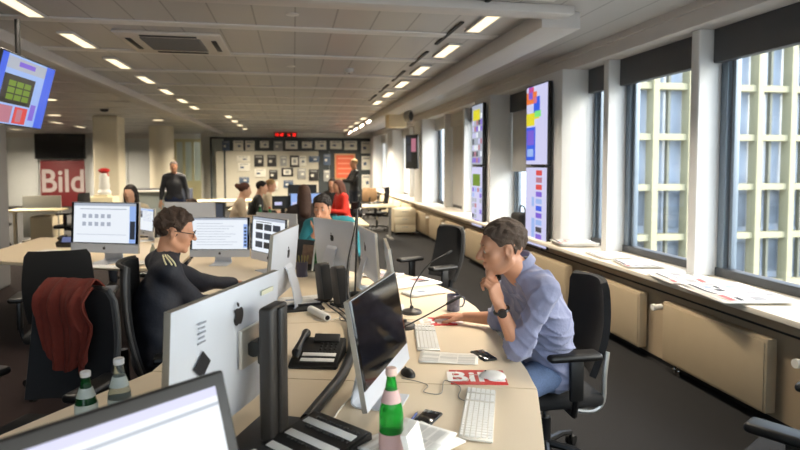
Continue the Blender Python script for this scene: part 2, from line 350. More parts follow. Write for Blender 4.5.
# ---------- people ----------
SKIN=mat('skin',(202,146,114),.5,noise=.08,nscale=12,bump=.05,bscale=180)
SKINW=mat('skin_fair',(222,172,142),.5,noise=.06)
EYE=mat('eye_white',(176,166,158),.3); IRIS=mat('iris_dark',(50,36,28),.1)
def figure(label,J,top,hair,style,vox=.014,bottom=None,skin=None,sleeve=1.0,collar=None,shoes=None,fold=.004,name='person',group=None,eyes=False,topname='shirt',legs=True,clvox=None,cats='person'):
    """J joints in world coordinates; body is one mesh, clothes and hair are its children"""
    skin=skin or SKIN; bottom=bottom or mat('dark_trousers',(40,44,54),.8,noise=.2)
    base=(J['pelvis'][0],J['pelvis'][1],0); J['_o']=base; s=J.get('s',1.0)
    A={k:np.array(v,float) for k,v in J.items() if isinstance(v,(tuple,list)) and len(v)==3}
    lat=nv(A['sl']-A['sr']); lat[2]=0; lat=nv(lat)
    if 'hl' not in J: J['hl']=tuple(A['pelvis']+lat*.085); J['hr']=tuple(A['pelvis']-lat*.085)
    A['hl']=np.array(J['hl']);A['hr']=np.array(J['hr'])
    pts=[v for k,v in A.items() if k not in('face','_o') and not k.endswith(('_d','_n'))]
    ext=[A[k]+nv(A[k+'_d'])*.2 for k in('wl','wr') if k+'_d' in A]
    lo,hi=bounds(pts+ext+[A['head']+np.array([0,0,.13])],.17)
    g=SDF(lo,hi,vox)
    torso_sdf(g,J,-.012,True,s)
    g.cap(A['neck']-np.array([0,0,.03]),A['head']+headframe(J['face'])@np.array([0,-.018,-.06]),.064*s,.058*s,.02)
    for q in 'lr':
        g.cap(A['s'+q],A['e'+q],.048*s,.040*s,.025); g.cap(A['e'+q],A['w'+q],.042*s,.026*s,.015)
        hd=A.get('w'+q+'_d',A['w'+q]-A['e'+q]); hn=A.get('w'+q+'_n',np.array([0,0,-1.]))
        hand_sdf(g,A['w'+q],hd,hn,J.get('side_'+q,1 if q=='r' else -1),*J.get('hand_'+q,((.3,.35,.4,.45),(.6,.7,.2))),s=s)
        if legs:
            g.cap(A['h'+q],A['k'+q],.078*s,.052*s,.03); g.cap(A['k'+q],A['a'+q],.052*s,.036*s,.02)
            g.cap(A['a'+q],A['t'+q],.036*s,.030*s,.02)
    head_sdf(g,J['head'],headframe(J['face'],J.get('roll',0)),J.get('hs',1))
    body=g.mesh(name,skin,None,base,1); body.location=base; tag(body,label,cats,group)
    cv=clvox or vox
    # top
    g=SDF(lo,hi,cv); torso_sdf(g,J,.006+.008*(J.get('bulk',1)>1.1),True,s)
    for q in 'lr':
        e=A['e'+q];w=A['w'+q]; bk=J.get('bulk',1); g.cap(A['s'+q],e,.055*s,.054*s*bk,.03)
        if sleeve>.05: g.cap(e,e+(w-e)*sleeve*.93,.054*s*bk,(.046*s-.010*sleeve)*bk,.02)
    if collar: g.cap(A['neck']-np.array([0,0,.02]),A['neck']+(A['head']-A['neck'])*.18,.072*s,.066*s,.02)
    if fold: folds(g,fold)
    if J.get('crease'): creases(g,J['crease'])
    # open neck and hem
    hd=A['head'];nk=A['neck'];f3=headframe(J['face']); 
    g.cap(nk+(hd-nk)*.2,hd+f3@np.array([0,0,.05]),.062*s if collar else .066*s,.09,.006,0,True)
    pl=A['pelvis'];up=nv(A['neck']-pl);X,Y,Z=g.full()
    g.D=np.maximum(g.D,(-( (X-pl[0])*up[0]+(Y-pl[1])*up[1]+(Z-pl[2])*up[2]+J.get('hem',.10))).astype(np.float32))
    g.mesh(topname,top,body,base,1)
    if legs:
        g=SDF(lo,hi,max(cv,.009)); g.cap(A['hl'],A['hr'],.112*s,.112*s,.04); g.cap(pl,pl+up*.08,.115*s,.11*s,.04)
        for q in 'lr':
            g.cap(A['h'+q],A['k'+q],.092*s,.066*s,.035); g.cap(A['k'+q],A['a'+q]+(A['k'+q]-A['a'+q])*.08,.066*s,.052*s,.02)
        folds(g,.003,30,2); g.mesh('trousers',bottom,body,base,1)
        sh=shoes or mat('black_leather',(24,22,21),.4)
        for q in 'lr':
            m=MB(); a=A['a'+q]-np.array(base);t=A['t'+q]-np.array(base); d=nv(t-a)
            z0=.0; 
            m.tube([a-d*.05+np.array([0,0,-.01]),a+np.array([0,0,0.0]),(a+t)/2+np.array([0,0,-.005]),t+np.array([0,0,0]),t+d*.05],[.030,.046,.045,.042,.022],12); m.build('shoe',sh,body)
    if hair is not None: hair_obj(J,body,hair,style,min(vox,.009) if vox<.012 else vox*.8)
    if eyes:
        Fm=headframe(J['face'],J.get('roll',0));c=A['head']-np.array(base);hs=J.get('hs',1)
        for q in(-1,1):
            m=MB(); m.mat(EYE).ball(c+Fm@np.array([q*.031,.0785,.002])*hs,.0100*hs,10); gd=nv(np.array(J.get('gaze',(0,1,-.1)))); m.mat(IRIS).ball(c+Fm@(np.array([q*.031,.0785,.002])+gd*.0052)*hs,.0056*hs,8); m.build('eye',None,body)
            m=MB(); m.tube([c+Fm@np.array(p)*hs for p in ((q*.016,.085,.023),(q*.030,.083,.028),(q*.045,.072,.024))],[.0030,.0042,.0026],6); m.build('eyebrow',hair,body)
    return body,J
def glasses(J,body,m):
    Fm=headframe(J['face'],J.get('roll',0));c=np.array(J['head'])-np.array(J['_o']);g=MB();hs=J.get('hs',1)
    P=lambda x,y,z:c+Fm@np.array([x,y,z])*hs
    for q in(-1,1):
        pts=[P(q*(.033+.023*math.cos(a)),.104-.006*abs(math.cos(a)),.002+.016*math.sin(a)) for a in [k*PI/8 for k in range(17)]]
        g.tube(pts,.0022,6,False); g.tube([P(q*.056,.098,.006),P(q*.078,.06,.008),P(q*.083,-.005,.008)],.0022,6)
    g.tube([P(-.010,.104,.006),P(.010,.104,.006)],.0022,6); return g.build('glasses',m,body)
def seated(x,y,face,z=.50,lean=0,arm=None,h=1.0,spreadk=.12,handup=None,feet=.0,base=0):
    """generic seated joints; face = heading in degrees (0=+x)"""
    a=R(face);f=np.array([math.cos(a),math.sin(a),0]);l=np.array([-math.sin(a),math.cos(a),0]);u=np.array([0,0,1.])
    O=np.array([x,y,0.]);T=lambda fx,lx,zz:tuple(O+f*fx+l*lx+u*zz)
    th=math.radians(lean);c,sn=math.cos(th),math.sin(th)
    B=lambda t,off,lx:T(t*sn+off*c,lx,z+.09+t*c-off*sn)
    J=dict(pelvis=T(0,0,z+.09),chest=B(.30,.01,0),neck=B(.52,.0,0),head=B(.67,.035+.0,0),sl=B(.45,0,.175),sr=B(.45,0,-.175),
      kl=T(.43,.10,z+.06),kr=T(.43,-.10,z+.06),al=T(.40,.12,.09),ar=T(.40,-.12,.09),tl=T(.53,.14,.05),tr=T(.53,-.14,.05),face=tuple(f+u*-.12))
    J['el']=B(.20,.10,.24);J['er']=B(.20,.10,-.24);J['wl']=T(.42,.12,.80);J['wr']=T(.42,-.12,.80)
    if arm: J.update({k:T(*v) for k,v in arm.items()})
    return J
# ---------- materials ----------
ALU=mat('aluminium',(212,216,224),.36,.25,noise=.03); ALUE=mat('aluminium_edge',(196,190,178),.35,.7)
BLK=mat('black_plastic',(20,19,18),.42); BLKM=mat('black_matte',(24,23,22),.7); DGR=mat('dark_grey_plastic',(52,50,48),.5)
SCRB=mat('screen_black_glass',(10,10,12),.08,spec=.5); LOGO=mat('logo_black',(24,22,26),.5)
WPL=mat('white_plastic',(228,224,214),.4); KEYW=mat('key_white',(240,238,232),.45)
MESHF=mat('black_mesh_fabric',(26,26,28),.85,bump=.4,bscale=400); FABR=mat('black_seat_fabric',(22,21,21),.9,bump=.3,bscale=300)
CHR=mat('chrome',(200,198,192),.18,1); SILV=mat('silver_paint',(176,172,164),.35,.6)
DESK=mat('desk_laminate',(224,206,177),.38,noise=.05,nscale=3); DESKE=mat('desk_edge',(205,180,140),.5)
WHITE=mat('white_paint',(222,220,214),.55); PAPER=mat('paper',(236,233,226),.7); PAPB=mat('newsprint_grey',(150,148,148),.8); PAPF=mat('faint_grey_print',(205,203,198),.7); PAPR=mat('newsprint_red',(160,90,88),.8); PAPK=mat('newsprint_black',(58,56,60),.8); PAPC=mat('newsprint_blue',(140,150,166),.8)
RED=mat('red_vinyl',(200,40,36),.45); WINK=mat('white_print',(244,240,236),.5)
GREENG=mat('green_glass',(50,190,70),.06,trans=.65,ior=1.3); CLEARG=mat('clear_bottle_glass',(205,215,205),.05,trans=.85,ior=1.2); LABELP=mat('pink_label',(214,176,170),.6); CAPP=mat('bottle_cap',(224,190,176),.5);CAPW=mat('white_cap',(225,222,215),.5);LABW=mat('pale_label',(190,198,188),.6)
# lit screens
G_W=glow('screen_white',(236,242,250),1.0); G_G=glow('screen_grey',(176,184,200),.9); G_D=glow('screen_dark',(52,58,70),.8); G_B=glow('screen_blue',(40,90,225),1.0); G_Y=glow('screen_yellow',(225,215,40),1);G_R=glow('screen_red',(215,60,60),1)
G_GR=glow('screen_green',(110,150,20),.8);G_K=glow('screen_near_black',(22,26,28),.6);G_P=glow('screen_lilac',(205,205,240),1.0);G_V=glow('screen_violet',(120,90,210),1.0);G_LB=glow('screen_light_blue',(150,180,235),1.0);G_O=glow('screen_orange',(235,120,50),1.0);G_PK=glow('screen_rose',(190,120,140),.9);G_T=glow('screen_green_bright',(120,225,120),1.0)
def apple(mb,M,s,th):
    """fruit mark with a bite and a leaf, in local xy"""
    body=[(0,.30),(.10,.36),(.24,.37),(.35,.31),(.40,.25)]
    # bite
    body+=[(.31,.16),(.285,.05),(.31,-.06),(.40,-.16)]
    body+=[(.36,-.30),(.27,-.43),(.18,-.485),(.09,-.45),(0,-.43),(-.09,-.45),(-.18,-.485),(-.29,-.42),(-.38,-.25),(-.42,-.05),(-.40,.12),(-.34,.26),(-.24,.35),(-.12,.36)]
    mb.prism([(x*s,y*s) for x,y in body],0,th,M)
    leaf=[(0,.42),(.02,.54),(.10,.64),(.20,.68),(.19,.56),(.11,.45)]
    mb.prism([(x*s,y*s) for x,y in leaf],0,th,M)
def layout(mb,O,U,V,N,rects,step=.0004,start=1):
    """flat print: rects (u0,v0,u1,v1,material[,layer]) in metres on the plane O,U,V with outward normal N"""
    O,U,V,N=map(Vector,(O,U,V,N))
    for i,r in enumerate(rects):
        u0,v0,u1,v1,m=r[:5];k=(r[5] if len(r)>5 else 1)*step*start
        q=[O+U*a+V*b+N*k for a,b in((u0,v0),(u1,v0),(u1,v1),(u0,v1))]
        mb.mat(m).quad(*q)
def RX(deg): return Matrix.Rotation(R(deg),4,'X')
def page_rects(kind,w,h):
    r=[(-.004,-.004,w+.004,h+.004,SCRB,.5)];A=lambda a,b,c,d,m,l=2:r.append((a*w,b*h,c*w,d*h,m,l))
    if kind=='doc':
        r.append((0,0,w,h,G_W,1)); A(0,.93,1,1,G_G);A(.9,0,1,.93,G_LB);A(.91,.1,.99,.55,G_D,3);A(.1,.84,.85,.86,G_G)
        for i in range(5):
            for j in range(2): A(.14+.1*i,.62-.2*j,.2+.1*i,.72-.2*j,G_G)
        A(.05,.2,.85,.21,G_G)
    if kind=='list':
        r.append((0,0,w,h,G_W,1)); A(0,.94,1,1,G_G);A(.93,.05,1,.8,G_LB)
        for i in range(9): A(.08,.82-.085*i,.55+.3*((i*37)%10)/10,.832-.085*i,G_G)
        for i in range(6): A(.945,.1+.11*i,.985,.16+.11*i,G_D,3)
    if kind=='photos':
        r.append((0,0,w,h,G_W,1)); A(0,.92,1,1,G_G)
        for j in range(3):
            for i in range(3): A(.1+.27*i,.64-.26*j,.33+.27*i,.82-.26*j,G_D if (i+j)%3 else G_K)
        A(.1,.86,.6,.88,G_D)
    if kind=='front':
        r.append((0,0,w,h,G_W,1)); A(0,.90,1,.97,G_LB);A(.02,.91,.7,.93,G_W,3);A(.08,.56,.42,.88,G_G);A(.10,.74,.34,.86,G_D,3);A(.10,.60,.4,.72,G_D,3);A(.46,.86,.7,.875,G_G)
        for i in range(7): A(.46,.80-.06*i,.9,.812-.06*i,G_G)
    if kind=='web':
        r.append((0,0,w,h,G_D,1)); A(.02,.1,.6,.9,G_V);A(.3,.2,.9,.5,G_PK,3);A(.62,.55,.95,.85,G_K,3)
    if kind=='off':
        r.append((0,0,w,h,SCRB,1))
    return r
def imac(mid,ang,s,screen,label,tilt=5,group=None,foot=True,vesa=False,marks=False,name='desktop_computer',LZ=.64):
    """silver all-in-one; mid = plan point under the panel, ang = heading of its width axis; screen faces local -y"""
    rz=R(ang); W=.65*s;H=.43*s;zt=.516*s;zb=zt-H
    t=thing(name,label,'computer',(mid[0],mid[1],.74),rz,group)
    T=Matrix.Translation((0,0,zb+H/2))@RX(-tilt)@Matrix.Translation((0,0,-H/2))   # panel frame, z 0..H
    def bod(u,v):
        x=(u-.5)*W; z=v*H; e=max(0,1-abs(2*u-1)**2.6)*max(0,1-abs(2*v-1)**2.6)
        return T@Vector((x,.015*s+.021*s*e,z))
    m=MB(); m.grid(bod,20,14)
    m.grid(lambda u,v:T@Vector(((.5-u)*W,-.006*s,v*H)),1,1)
    # rim
    rim=[(-W/2,0),(W/2,0),(W/2,H),(-W/2,H)]
    m.mats=[ALU]; m.mat(ALUE)
    for (a,b),(c,d) in zip(rim,rim[1:]+rim[:1]): m.quad(T@Vector((a,-.006*s,b)),T@Vector((c,-.006*s,d)),T@Vector((c,.015*s,d)),T@Vector((a,.015*s,b)))
    bmesh.ops.remove_doubles(m.bm,verts=m.bm.verts[:],dist=.0003)
    body=m.build('casing',ALU,t,sharp=40)
    ch=.078*s
    m=MB(); m.box((0,0,0),(W-.004,.003,H-ch-.004),None,.001)
    g=m.build('screen_glass',SCRB,t); g.matrix_local=T@Matrix.Translation((0,-.0072*s-.0005,ch+(H-ch)/2))
    sw,sh=.597*s,.336*s; m=MB(); z0=ch+(H-ch-sh)/2
    layout(m,(-sw/2,-.0072*s-.0022,z0),(1,0,0),(0,0,1),(0,-1,0),page_rects(screen,sw,sh))
    d=m.build('display',None,t,sharp=None); d.matrix_local=T
    m=MB(); apple(m,Matrix.Translation((0,-.0062*s,ch*.52))@RX(90),.030*s,.0008); l=m.build('chin_logo',LOGO,t); l.matrix_local=T
    m=MB(); apple(m,Matrix.Translation((0,.0345*s,H*LZ))@RX(-90)@Matrix.Rotation(PI,4,'Z')@Matrix.Scale(-1,4,(1,0,0)),.066*s,.0025); l=m.build('back_logo',LOGO,t); l.matrix_local=T
    m=MB(); m.cyl((-W*.40,.012*s,H*.72),(-W*.40,.016*s,H*.72),.004,n=8);
    for i in range(5): m.box((W*.33,.0185*s,H*(.30+.05*i)),(.03*s,.004,.006*s),None,.0015)
    p=m.build('ports',DGR,t); p.matrix_local=T
    if foot:
        m=MB(); prof=[(.055,.008),(.050,.09),(.046,.18),(.040,zb+H*.42)]
        w=.19*s
        # bent plate: foot then rising neck
        path=[(-.10*s,0.003),(.02*s,.003),(.085*s,.004),(.106*s,.016),(.104*s,.04),(.085*s,.14*s),(.05*s,zb+H*.40),(.03*s,zb+H*.46)]
        for k in range(len(path)-1):
            (y0,z0_),(y1,z1_)=path[k],path[k+1]
            d2=Vector((0,y1-y0,z1_-z0_));nn=Vector((0,-d2.z,d2.y)).normalized()*.004*s
            wa=w if k<4 else w*(1-.06*(k-3)); wb=w if k+1<4 else w*(1-.06*(k-2))
            a=[Vector((sx*wa/2,y0,z0_))+q*nn for sx in(-1,1) for q in(-1,1)]; b=[Vector((sx*wb/2,y1,z1_))+q*nn for sx in(-1,1) for q in(-1,1)]
            for v in a+b: v.z=max(v.z,.0)
            m.quad(a[0],a[2],b[2],b[0]);m.quad(a[1],b[1],b[3],a[3]);m.quad(a[0],b[0],b[1],a[1]);m.quad(a[2],a[3],b[3],b[2])
            if k==0: m.quad(a[0],a[1],a[3],a[2])
        bmesh.ops.remove_doubles(m.bm,verts=m.bm.verts[:],dist=.0005)
        m.build('stand',ALU,t,sharp=50)
    return t,T
def office_chair(name,label,x,y,facing,seat_h=.47,back_h=.56,back_w=.46,arms=True,strut=None,backm=None,group=None,frame=False,recline=8,armh=.22):
    """facing: heading in degrees of the sitter (0=+x)"""
    t=thing(name,label,'chair',(x,y,0),R(facing-90),group); bm_=backm or FABR     # local +y is forward
    m=MB(); m.box((0,.01,seat_h-.045),(.48,.47,.07),None,.03,4); m.build('seat',FABR,t)
    def sh(u,v):
        zz=v*back_h; w=back_w*(1-.18*abs(v-.45)**1.5*1.6)*(1 if v<.93 else math.sqrt(max(0,1-((v-.93)/.075)**2))*.16+.84)
        x_=(u-.5)*w; curve=.055*(2*u-1)**2; lum=-.03*math.sin(PI*v)
        return Vector((x_, -.23-zz*math.sin(R(recline))+curve+lum-.01, seat_h+.06+zz))
    m=MB(); m.grid(sh,14,14,.035 if not frame else .018); m.build('backrest',bm_,t)
    if frame:
        m=MB(); e=[sh(0,k/10) for k in range(11)]+[sh(k/8,1) for k in range(1,8)]+[sh(1,1-k/10) for k in range(11)]
        m.tube([p+Vector((0,-.008,0)) for p in e],.012,8); m.build('back_frame',DGR,t)
    m=MB(); m.box((0,-.02,seat_h-.10),(.20,.24,.05),None,.012)
    if strut:
        for q in(-1,1):
            m.tube(smooth_path([(q*.20,-.05,seat_h-.09),(q*.215,-.16,seat_h-.10),(q*.22,-.215,seat_h-.05),(q*.215,-.225,seat_h+.08),(q*.205,-.245,seat_h+.20)],5),[.014]*21,8)
        m.build('back_support',strut,t)
    else:
        m.tube(smooth_path([(0,-.10,seat_h-.10),(0,-.26,seat_h-.09),(0,-.31,seat_h+.02),(0,-.32,seat_h+.2)],5),.025,8); m.build('back_support',BLK,t)
    if arms:
        for q in(-1,1):
            m=MB(); m.box((q*.29,-.01,seat_h+armh),(.10,.28,.038),None,.018,4); a=m.build('armrest',BLK,t)
            m=MB(); m.box((q*.29,-.03,seat_h+armh-.12),(.028,.07,.22),None,.008); m.tube([(q*.29,-.03,seat_h+armh-.22),(q*.27,-.03,seat_h-.09),(q*.16,-.03,seat_h-.085)],.017,8); m.build('armrest_post',BLK,a)
    m=MB(); m.cyl((0,0,.12),(0,0,.26),.030); m.build('gas_column_sleeve',BLK,t)
    m=MB(); m.cyl((0,0,.26),(0,0,seat_h-.11),.016); m.build('gas_column',CHR,t)
    m=MB(); m.cyl((0,0,.075),(0,0,.14),.036)
    for k in range(5):
        a=2*PI*k/5+.3; m.tube([(.02*math.cos(a),.02*math.sin(a),.118),(.17*math.cos(a),.17*math.sin(a),.105),(.29*math.cos(a),.29*math.sin(a),.075)],[.022,.018,.013],8)
    m.build('star_base',BLK,t)
    for k in range(5):
        a=2*PI*k/5+.3; c=Vector((.295*math.cos(a),.295*math.sin(a),.029)); tn=Vector((-math.sin(a),math.cos(a),0)); m=MB()
        for q in(-1,1): m.cyl(c+tn*q*.007,c+tn*q*.024,.028,n=14)
        m.cyl(c,c+Vector((0,0,.05)),.007,n=8); m.build('caster',BLK,t)
    return t
def keyboard(label,x,y,ang,full=True):
    t=thing('keyboard',label,'keyboard',(x,y,.74),R(ang)); W=.43 if full else .28
    m=MB(); m.box((0,0,.006),(W,.114,.008),(R(2.5),0,0),.003); m.build('keyboard_base',mat('keyboard_alu',(214,208,196),.4,.3),t)
    m=MB(); n=int(W/.0192)
    for j in range(6):
        i=0;yy=-.0465+.0186*j;x0=-W/2+.010
        while i<n:
            w=5 if (j==0 and i==4) else 1
            if W>.3 and i in(15,19): i+=1; 
            if i>=n: break
            cx_=x0+(i+w/2)*.0189
            if cx_+.01>W/2: break
            m.box((cx_,yy,.0125+yy*.0436),(.0155*w+(w-1)*.0034,.0148 if j<5 else .009,.004),(R(2.5),0,0)); i+=w
    m.build('keys',KEYW,t); return t
def phone_desk(label,x,y,ang,s=1.0,handset=True,display=True,strips=(.12,.32),hk=1.0):
    t=thing('desk_phone',label,'telephone',(x,y,.74),R(ang)); m=MB(); W,D=.20*s,.22*s
    pts=[(-D/2,.0),(D/2,.0),(D/2,.065*s*hk),(D/2-.02,.07*s*hk),(-D/2+.015,.022),(-D/2,.012)]
    Mx=Matrix(((0,0,1,0),(1,0,0,0),(0,1,0,0),(0,0,0,1)))
    m.prism(pts,-W/2,W/2,Mx); bmesh.ops.bevel(m.bm,geom=m.bm.edges[:],offset=.004,segments=2,affect='EDGES'); m.build('phone_body',BLK,t)
    rs=.07*s*hk-.022; sl=math.atan2(rs,D-.035); F=lambda u,v,dz=0:Vector((u*W,(-D/2+.015)+v*(D-.035),.0225+v*rs+dz))
    for u0,u1 in((-.40,-.18),(-.08,.14)) :
        pass
    m=MB()
    for v in strips: m.box(F(.06 if handset else 0,v,.001),(W*(.70 if handset else .86),.022*s,.002),(sl,0,0),.0005)
    m.build('label_strip',PAPER,t)
    m=MB()
    for v in [q-.10 for q in strips]+[strips[-1]+.1]:
        for i in range(12): m.box(F(-.30+.064*i,v,.0025),(.007*s,.007*s,.004),(sl,0,0),.001)
    for i in range(4 if handset else 0):
        for j in range(3): m.box(F(.05+.1*i,.52+.1*j,.003),(.011,.011,.005),(sl,0,0),.002)
    m.build('buttons',DGR,t)
    if display:
        m=MB(); m.box(F(.12,.88,.010),(W*.55,.04*s,.016),(sl+.35,0,0),.003); d=m.build('phone_display',DGR,t)
    if handset:
        m=MB(); hx=-.36*W; m.tube([(hx,-D*.44,.045),(hx,-D*.36,.062),(hx,-D*.1,.082),(hx,D*.2,.094),(hx,D*.40,.095),(hx,D*.50,.083)],[.012,.022,.014,.014,.023,.014],12); m.build('handset',BLK,t)
    return t
def bottle(label,x,y,glassm,h=.28,r=.036,capm=None,labm=None,ang=0,labz=(.05,.12),neckl=None):
    t=thing('bottle',label,'bottle',(x,y,.74),ang)
    pr=[(r*.8,.0),(r,.006),(r,h*.50),(r*.96,h*.56),(r*.72,h*.68),(r*.50,h*.78),(r*.38,h*.88),(r*.37,h*.93),(r*.40,h*.935)]
    m=MB(); m.lathe(pr); m.build('bottle_glass',glassm,t,sharp=60)
    m=MB(); m.lathe([(r*.45,h*.92),(r*.47,h*.925),(r*.47,h*.985),(r*.42,h*.995),(r*.1,h)]); m.build('cap',capm or CAPW,t)
    if labm:
        m=MB(); m.lathe([(r+.0006,labz[0]),(r+.0007,labz[0]+.001),(r+.0007,labz[1])],n=32); m.build('label_paper',labm,t)
        m=MB(); m.lathe([(r*.82+.001,h*.645),(r*.72+.001,h*.685),(r*.54+.001,h*.77)],n=32); m.build('neck_label',labm,t)
    return t
def newspaper(label,x,y,z,ang,w,d,layers=2,seed=1,cat='newspaper',name='newspaper',group=None,droop=0,thick=.004,open_=False,dark=.5,red=True):
    """folded paper lying flat; printed blocks are part of its sheet"""
    rnd=random.Random(seed); t=thing(name,label,cat,(x,y,z),R(ang),group); m=MB()
    def zf(px,py,l): return (l+1)*thick+.003*math.sin(px*18+seed+l)*(.5+.5*l/layers)+.0028 - (droop*max(0,(-py/d-.25))**1.5 if droop else 0)
    for l in range(layers):
        ox,oy,ra=rnd.uniform(-.012,.012)*l,rnd.uniform(-.012,.012)*l,rnd.uniform(-.06,.06)*l
        def fn(u,v,l=l):
            px,py=(u-.5)*w,(v-.5)*d; c,s_=math.cos(ra),math.sin(ra)
            return Vector((px*c-py*s_+ox,px*s_+py*c+oy,zf(px,py,l)))
        m.mat(PAPER).grid(fn,12,8,-thick*.9)
    def blk(u0,v0,u1,v1,q):
        if cat=='paper' and q is PAPB: q=PAPF
        n=max(1,int(abs(u1-u0)*10)); 
        m.mat(q).grid(lambda u,v:fn(u0+(u1-u0)*u,v0+(v1-v0)*v)+Vector((0,0,thick*.9+.0012)),max(2,n),3)
    cols=3 if not open_ else 6
    if red: blk(.04,.86,.30,.97,PAPR)
    if cat=='newspaper': blk(.33,.88,.95,.96,PAPK)
    for i in range(cols):
        u0=.04+i*.93/cols;u1=u0+.93/cols-.02;v=.82
        while v>.1:
            hgt=rnd.choice((.06,.1,.16,.22)); q=rnd.choice([PAPB,PAPB,PAPK,PAPC,PAPB,PAPR if red else PAPB,PAPB,PAPB]) if rnd.random()<dark else PAPB
            if q is PAPB and hgt<.2:
                k=v
                while k>v-hgt+.02: blk(u0,k-.012,u1,k,PAPB); k-=.028
            else: blk(u0,max(v-hgt+.015,.04),u1,v,q)
            v-=hgt+.02
    m.build('printed_pages',None,t,sharp=None); return t
def cable(label,pts,r,m,cat='cable',name='cable',group=None,n=8):
    b=MB()
    if isinstance(r,list): r=[r[i//6]+(r[min(i//6+1,len(r)-1)]-r[i//6])*(i%6)/6 for i in range(6*(len(pts)-1)+1)]
    b.tube(smooth_path(pts,6),r,n); o=b.build(name,m); tag(o,label,cat,group); return o
# ---------- the setting ----------
CZ=2.9
def carpet(name,c):
    return mat(name,c,.95,noise=.5,nscale=220,bump=.5,bscale=300)
m=MB(); m.box((5.2-10,11.5,-.05),(17.5,29,.1)); 
CARG=carpet('carpet_grey',(19,17,16)); CARR=carpet('carpet_maroon',(30,10,7))
m=MB(); m.mat(CARG).box((1.62,11.5,-.05),(3.9,29,.1)); m.mat(CARR).box((-6.17,4.2,-.05),(11.7,14.4,.1)); m.mat(CARG).box((-6.17,18.7,-.05),(11.7,14.6,.1))
struct(m.build('floor'))
# ceiling panels with seams
cm=mat('ceiling_panel',(184,180,176),.36,.0,noise=.05,nscale=1.5,spec=.6)
nt=cm.node_tree; b=nt.nodes['Principled BSDF']; geo=nt.nodes.new('ShaderNodeNewGeometry'); sp=nt.nodes.new('ShaderNodeSeparateXYZ'); nt.links.new(geo.outputs['Position'],sp.inputs[0])
def node_math(nt,op,a,bv=None,c=None):
    n=nt.nodes.new('ShaderNodeMath'); n.operation=op
    for i,v in enumerate((a,bv,c)):
        if v is None: continue
        if isinstance(v,(int,float)): n.inputs[i].default_value=v
        else: nt.links.new(v,n.inputs[i])
    return n.outputs[0]
f1=node_math(nt,'FRACT',node_math(nt,'DIVIDE',node_math(nt,'ADD',sp.outputs[0],17.10),.3425))
ln=node_math(nt,'MINIMUM',f1,node_math(nt,'SUBTRACT',1.0,f1)); msk=node_math(nt,'LESS_THAN',ln,.022)
col=[l for l in b.inputs['Base Color'].links][0].from_socket
mx=nt.nodes.new('ShaderNodeMix'); mx.data_type='RGBA'; nt.links.new(node_math(nt,'MULTIPLY',msk,.55),mx.inputs[0]); nt.links.new(col,mx.inputs[6]); mx.inputs[7].default_value=(.09,.08,.07,1); nt.links.new(mx.outputs[2],b.inputs['Base Color'])
RIB=mat('ceiling_rib',(230,226,220),.4)
m=MB(); m.mat(cm).box((-4.2,11.5,CZ+.05),(15.6,29,.1))
y=1.4
while y<25:
    m.mat(RIB).box((-.33,y,CZ-.006),(4.60,.15,.014)); m.box((-7.5,y,CZ-.004),(9,.08,.010)); y+=1.372
struct(m.build('ceiling',sharp=35))
BEAM=mat('beam_paint',(204,198,192),.5)
m=MB(); m.box((2.17,14.6,CZ-.07),(.34,20.2,.14),None,.01); struct(m.build('trim_1',BEAM))
m=MB(); m.box((-2.78,12,CZ-.05),(.26,26,.12),None,.01); struct(m.build('trim_2',BEAM))
m=MB(); m.box((-.3,4.42,CZ-.035),(5.0,.20,.07),None,.01); struct(m.build('trim_3',BEAM))
# window soffit
m=MB(); m.box((3.32,11.5,2.80),(.46,27,.16),None,.01); m.box((3.075,11.5,CZ-.03),(.03,27,.06)); struct(m.build('trim_4',BEAM))
# right wall: low wall, sill, mullions, columns
BEIGE=mat('beige_panel',(180,160,132),.5,noise=.04,nscale=2); COLW=mat('column_white',(226,225,222),.5); FRM=mat('window_frame_grey',(118,130,142),.4,.3); FRD=mat('window_frame_dark',(66,68,72),.5); SILLM=mat('sill_cream',(226,216,198),.4,noise=.04); PLN=mat('gap_shade_black',(14,13,12),.6)
m=MB(); m.mat(BEIGE).box((3.18,11.5,.36),(.40,27,.64)); m.mat(PLN).box((3.16,11.5,.02),(.34,27,.04)); struct(m.build('wall_right'))  # plinth coloured black for the shade below the radiator panels
m=MB(); m.mat(SILLM).box((3.13,11.5,.72),(.58,27,.04),None,.006); m.mat(BEIGE).box((2.965,11.5,.655),(.05,27,.07)); m.mat(PLN).box((2.955,11.5,.612),(.04,27,.012)); struct(m.build('trim_5'))
m=MB(); m.box((3.48,11.5,2.95),(.12,27,.5)); struct(m.build('trim_6',COLW))
def column(y0,y1,n,x0=2.99):
    m=MB(); m.box(((x0+3.5)/2,(y0+y1)/2,1.73),(3.5-x0,y1-y0,1.98),None,.008)
    for k in range(1,4): m.box((x0+(3.4-x0)*k/4,y0-.0005,1.73),(.004,.003,1.96))
    struct(m.build('trim_%d'%n,COLW))
for n,(a,b_) in enumerate([(6.15,7.02),(8.58,9.38),(13.4,14.3),(17.6,18.5),(21.9,22.8)]): column(a,b_,7+n)
bays=[(-1.6,-.05),(.05,1.45),(1.55,2.80),(2.90,4.15),(4.25,5.50),(5.60,6.15),(7.02,8.58),(9.38,10.62),(10.72,12.02),(12.12,13.4),(14.3,15.9),(16.0,17.6),(18.5,20.1),(20.2,21.9),(22.8,24.9)]
GL=glass('window_glass',(.93,.97,.98)); BLD=mat('blind_grey',(92,90,90),.8); BLL=mat('blind_pale',(196,194,190),.8); BLT=mat('added_blind_white',(240,240,238),.8,trans=.0)
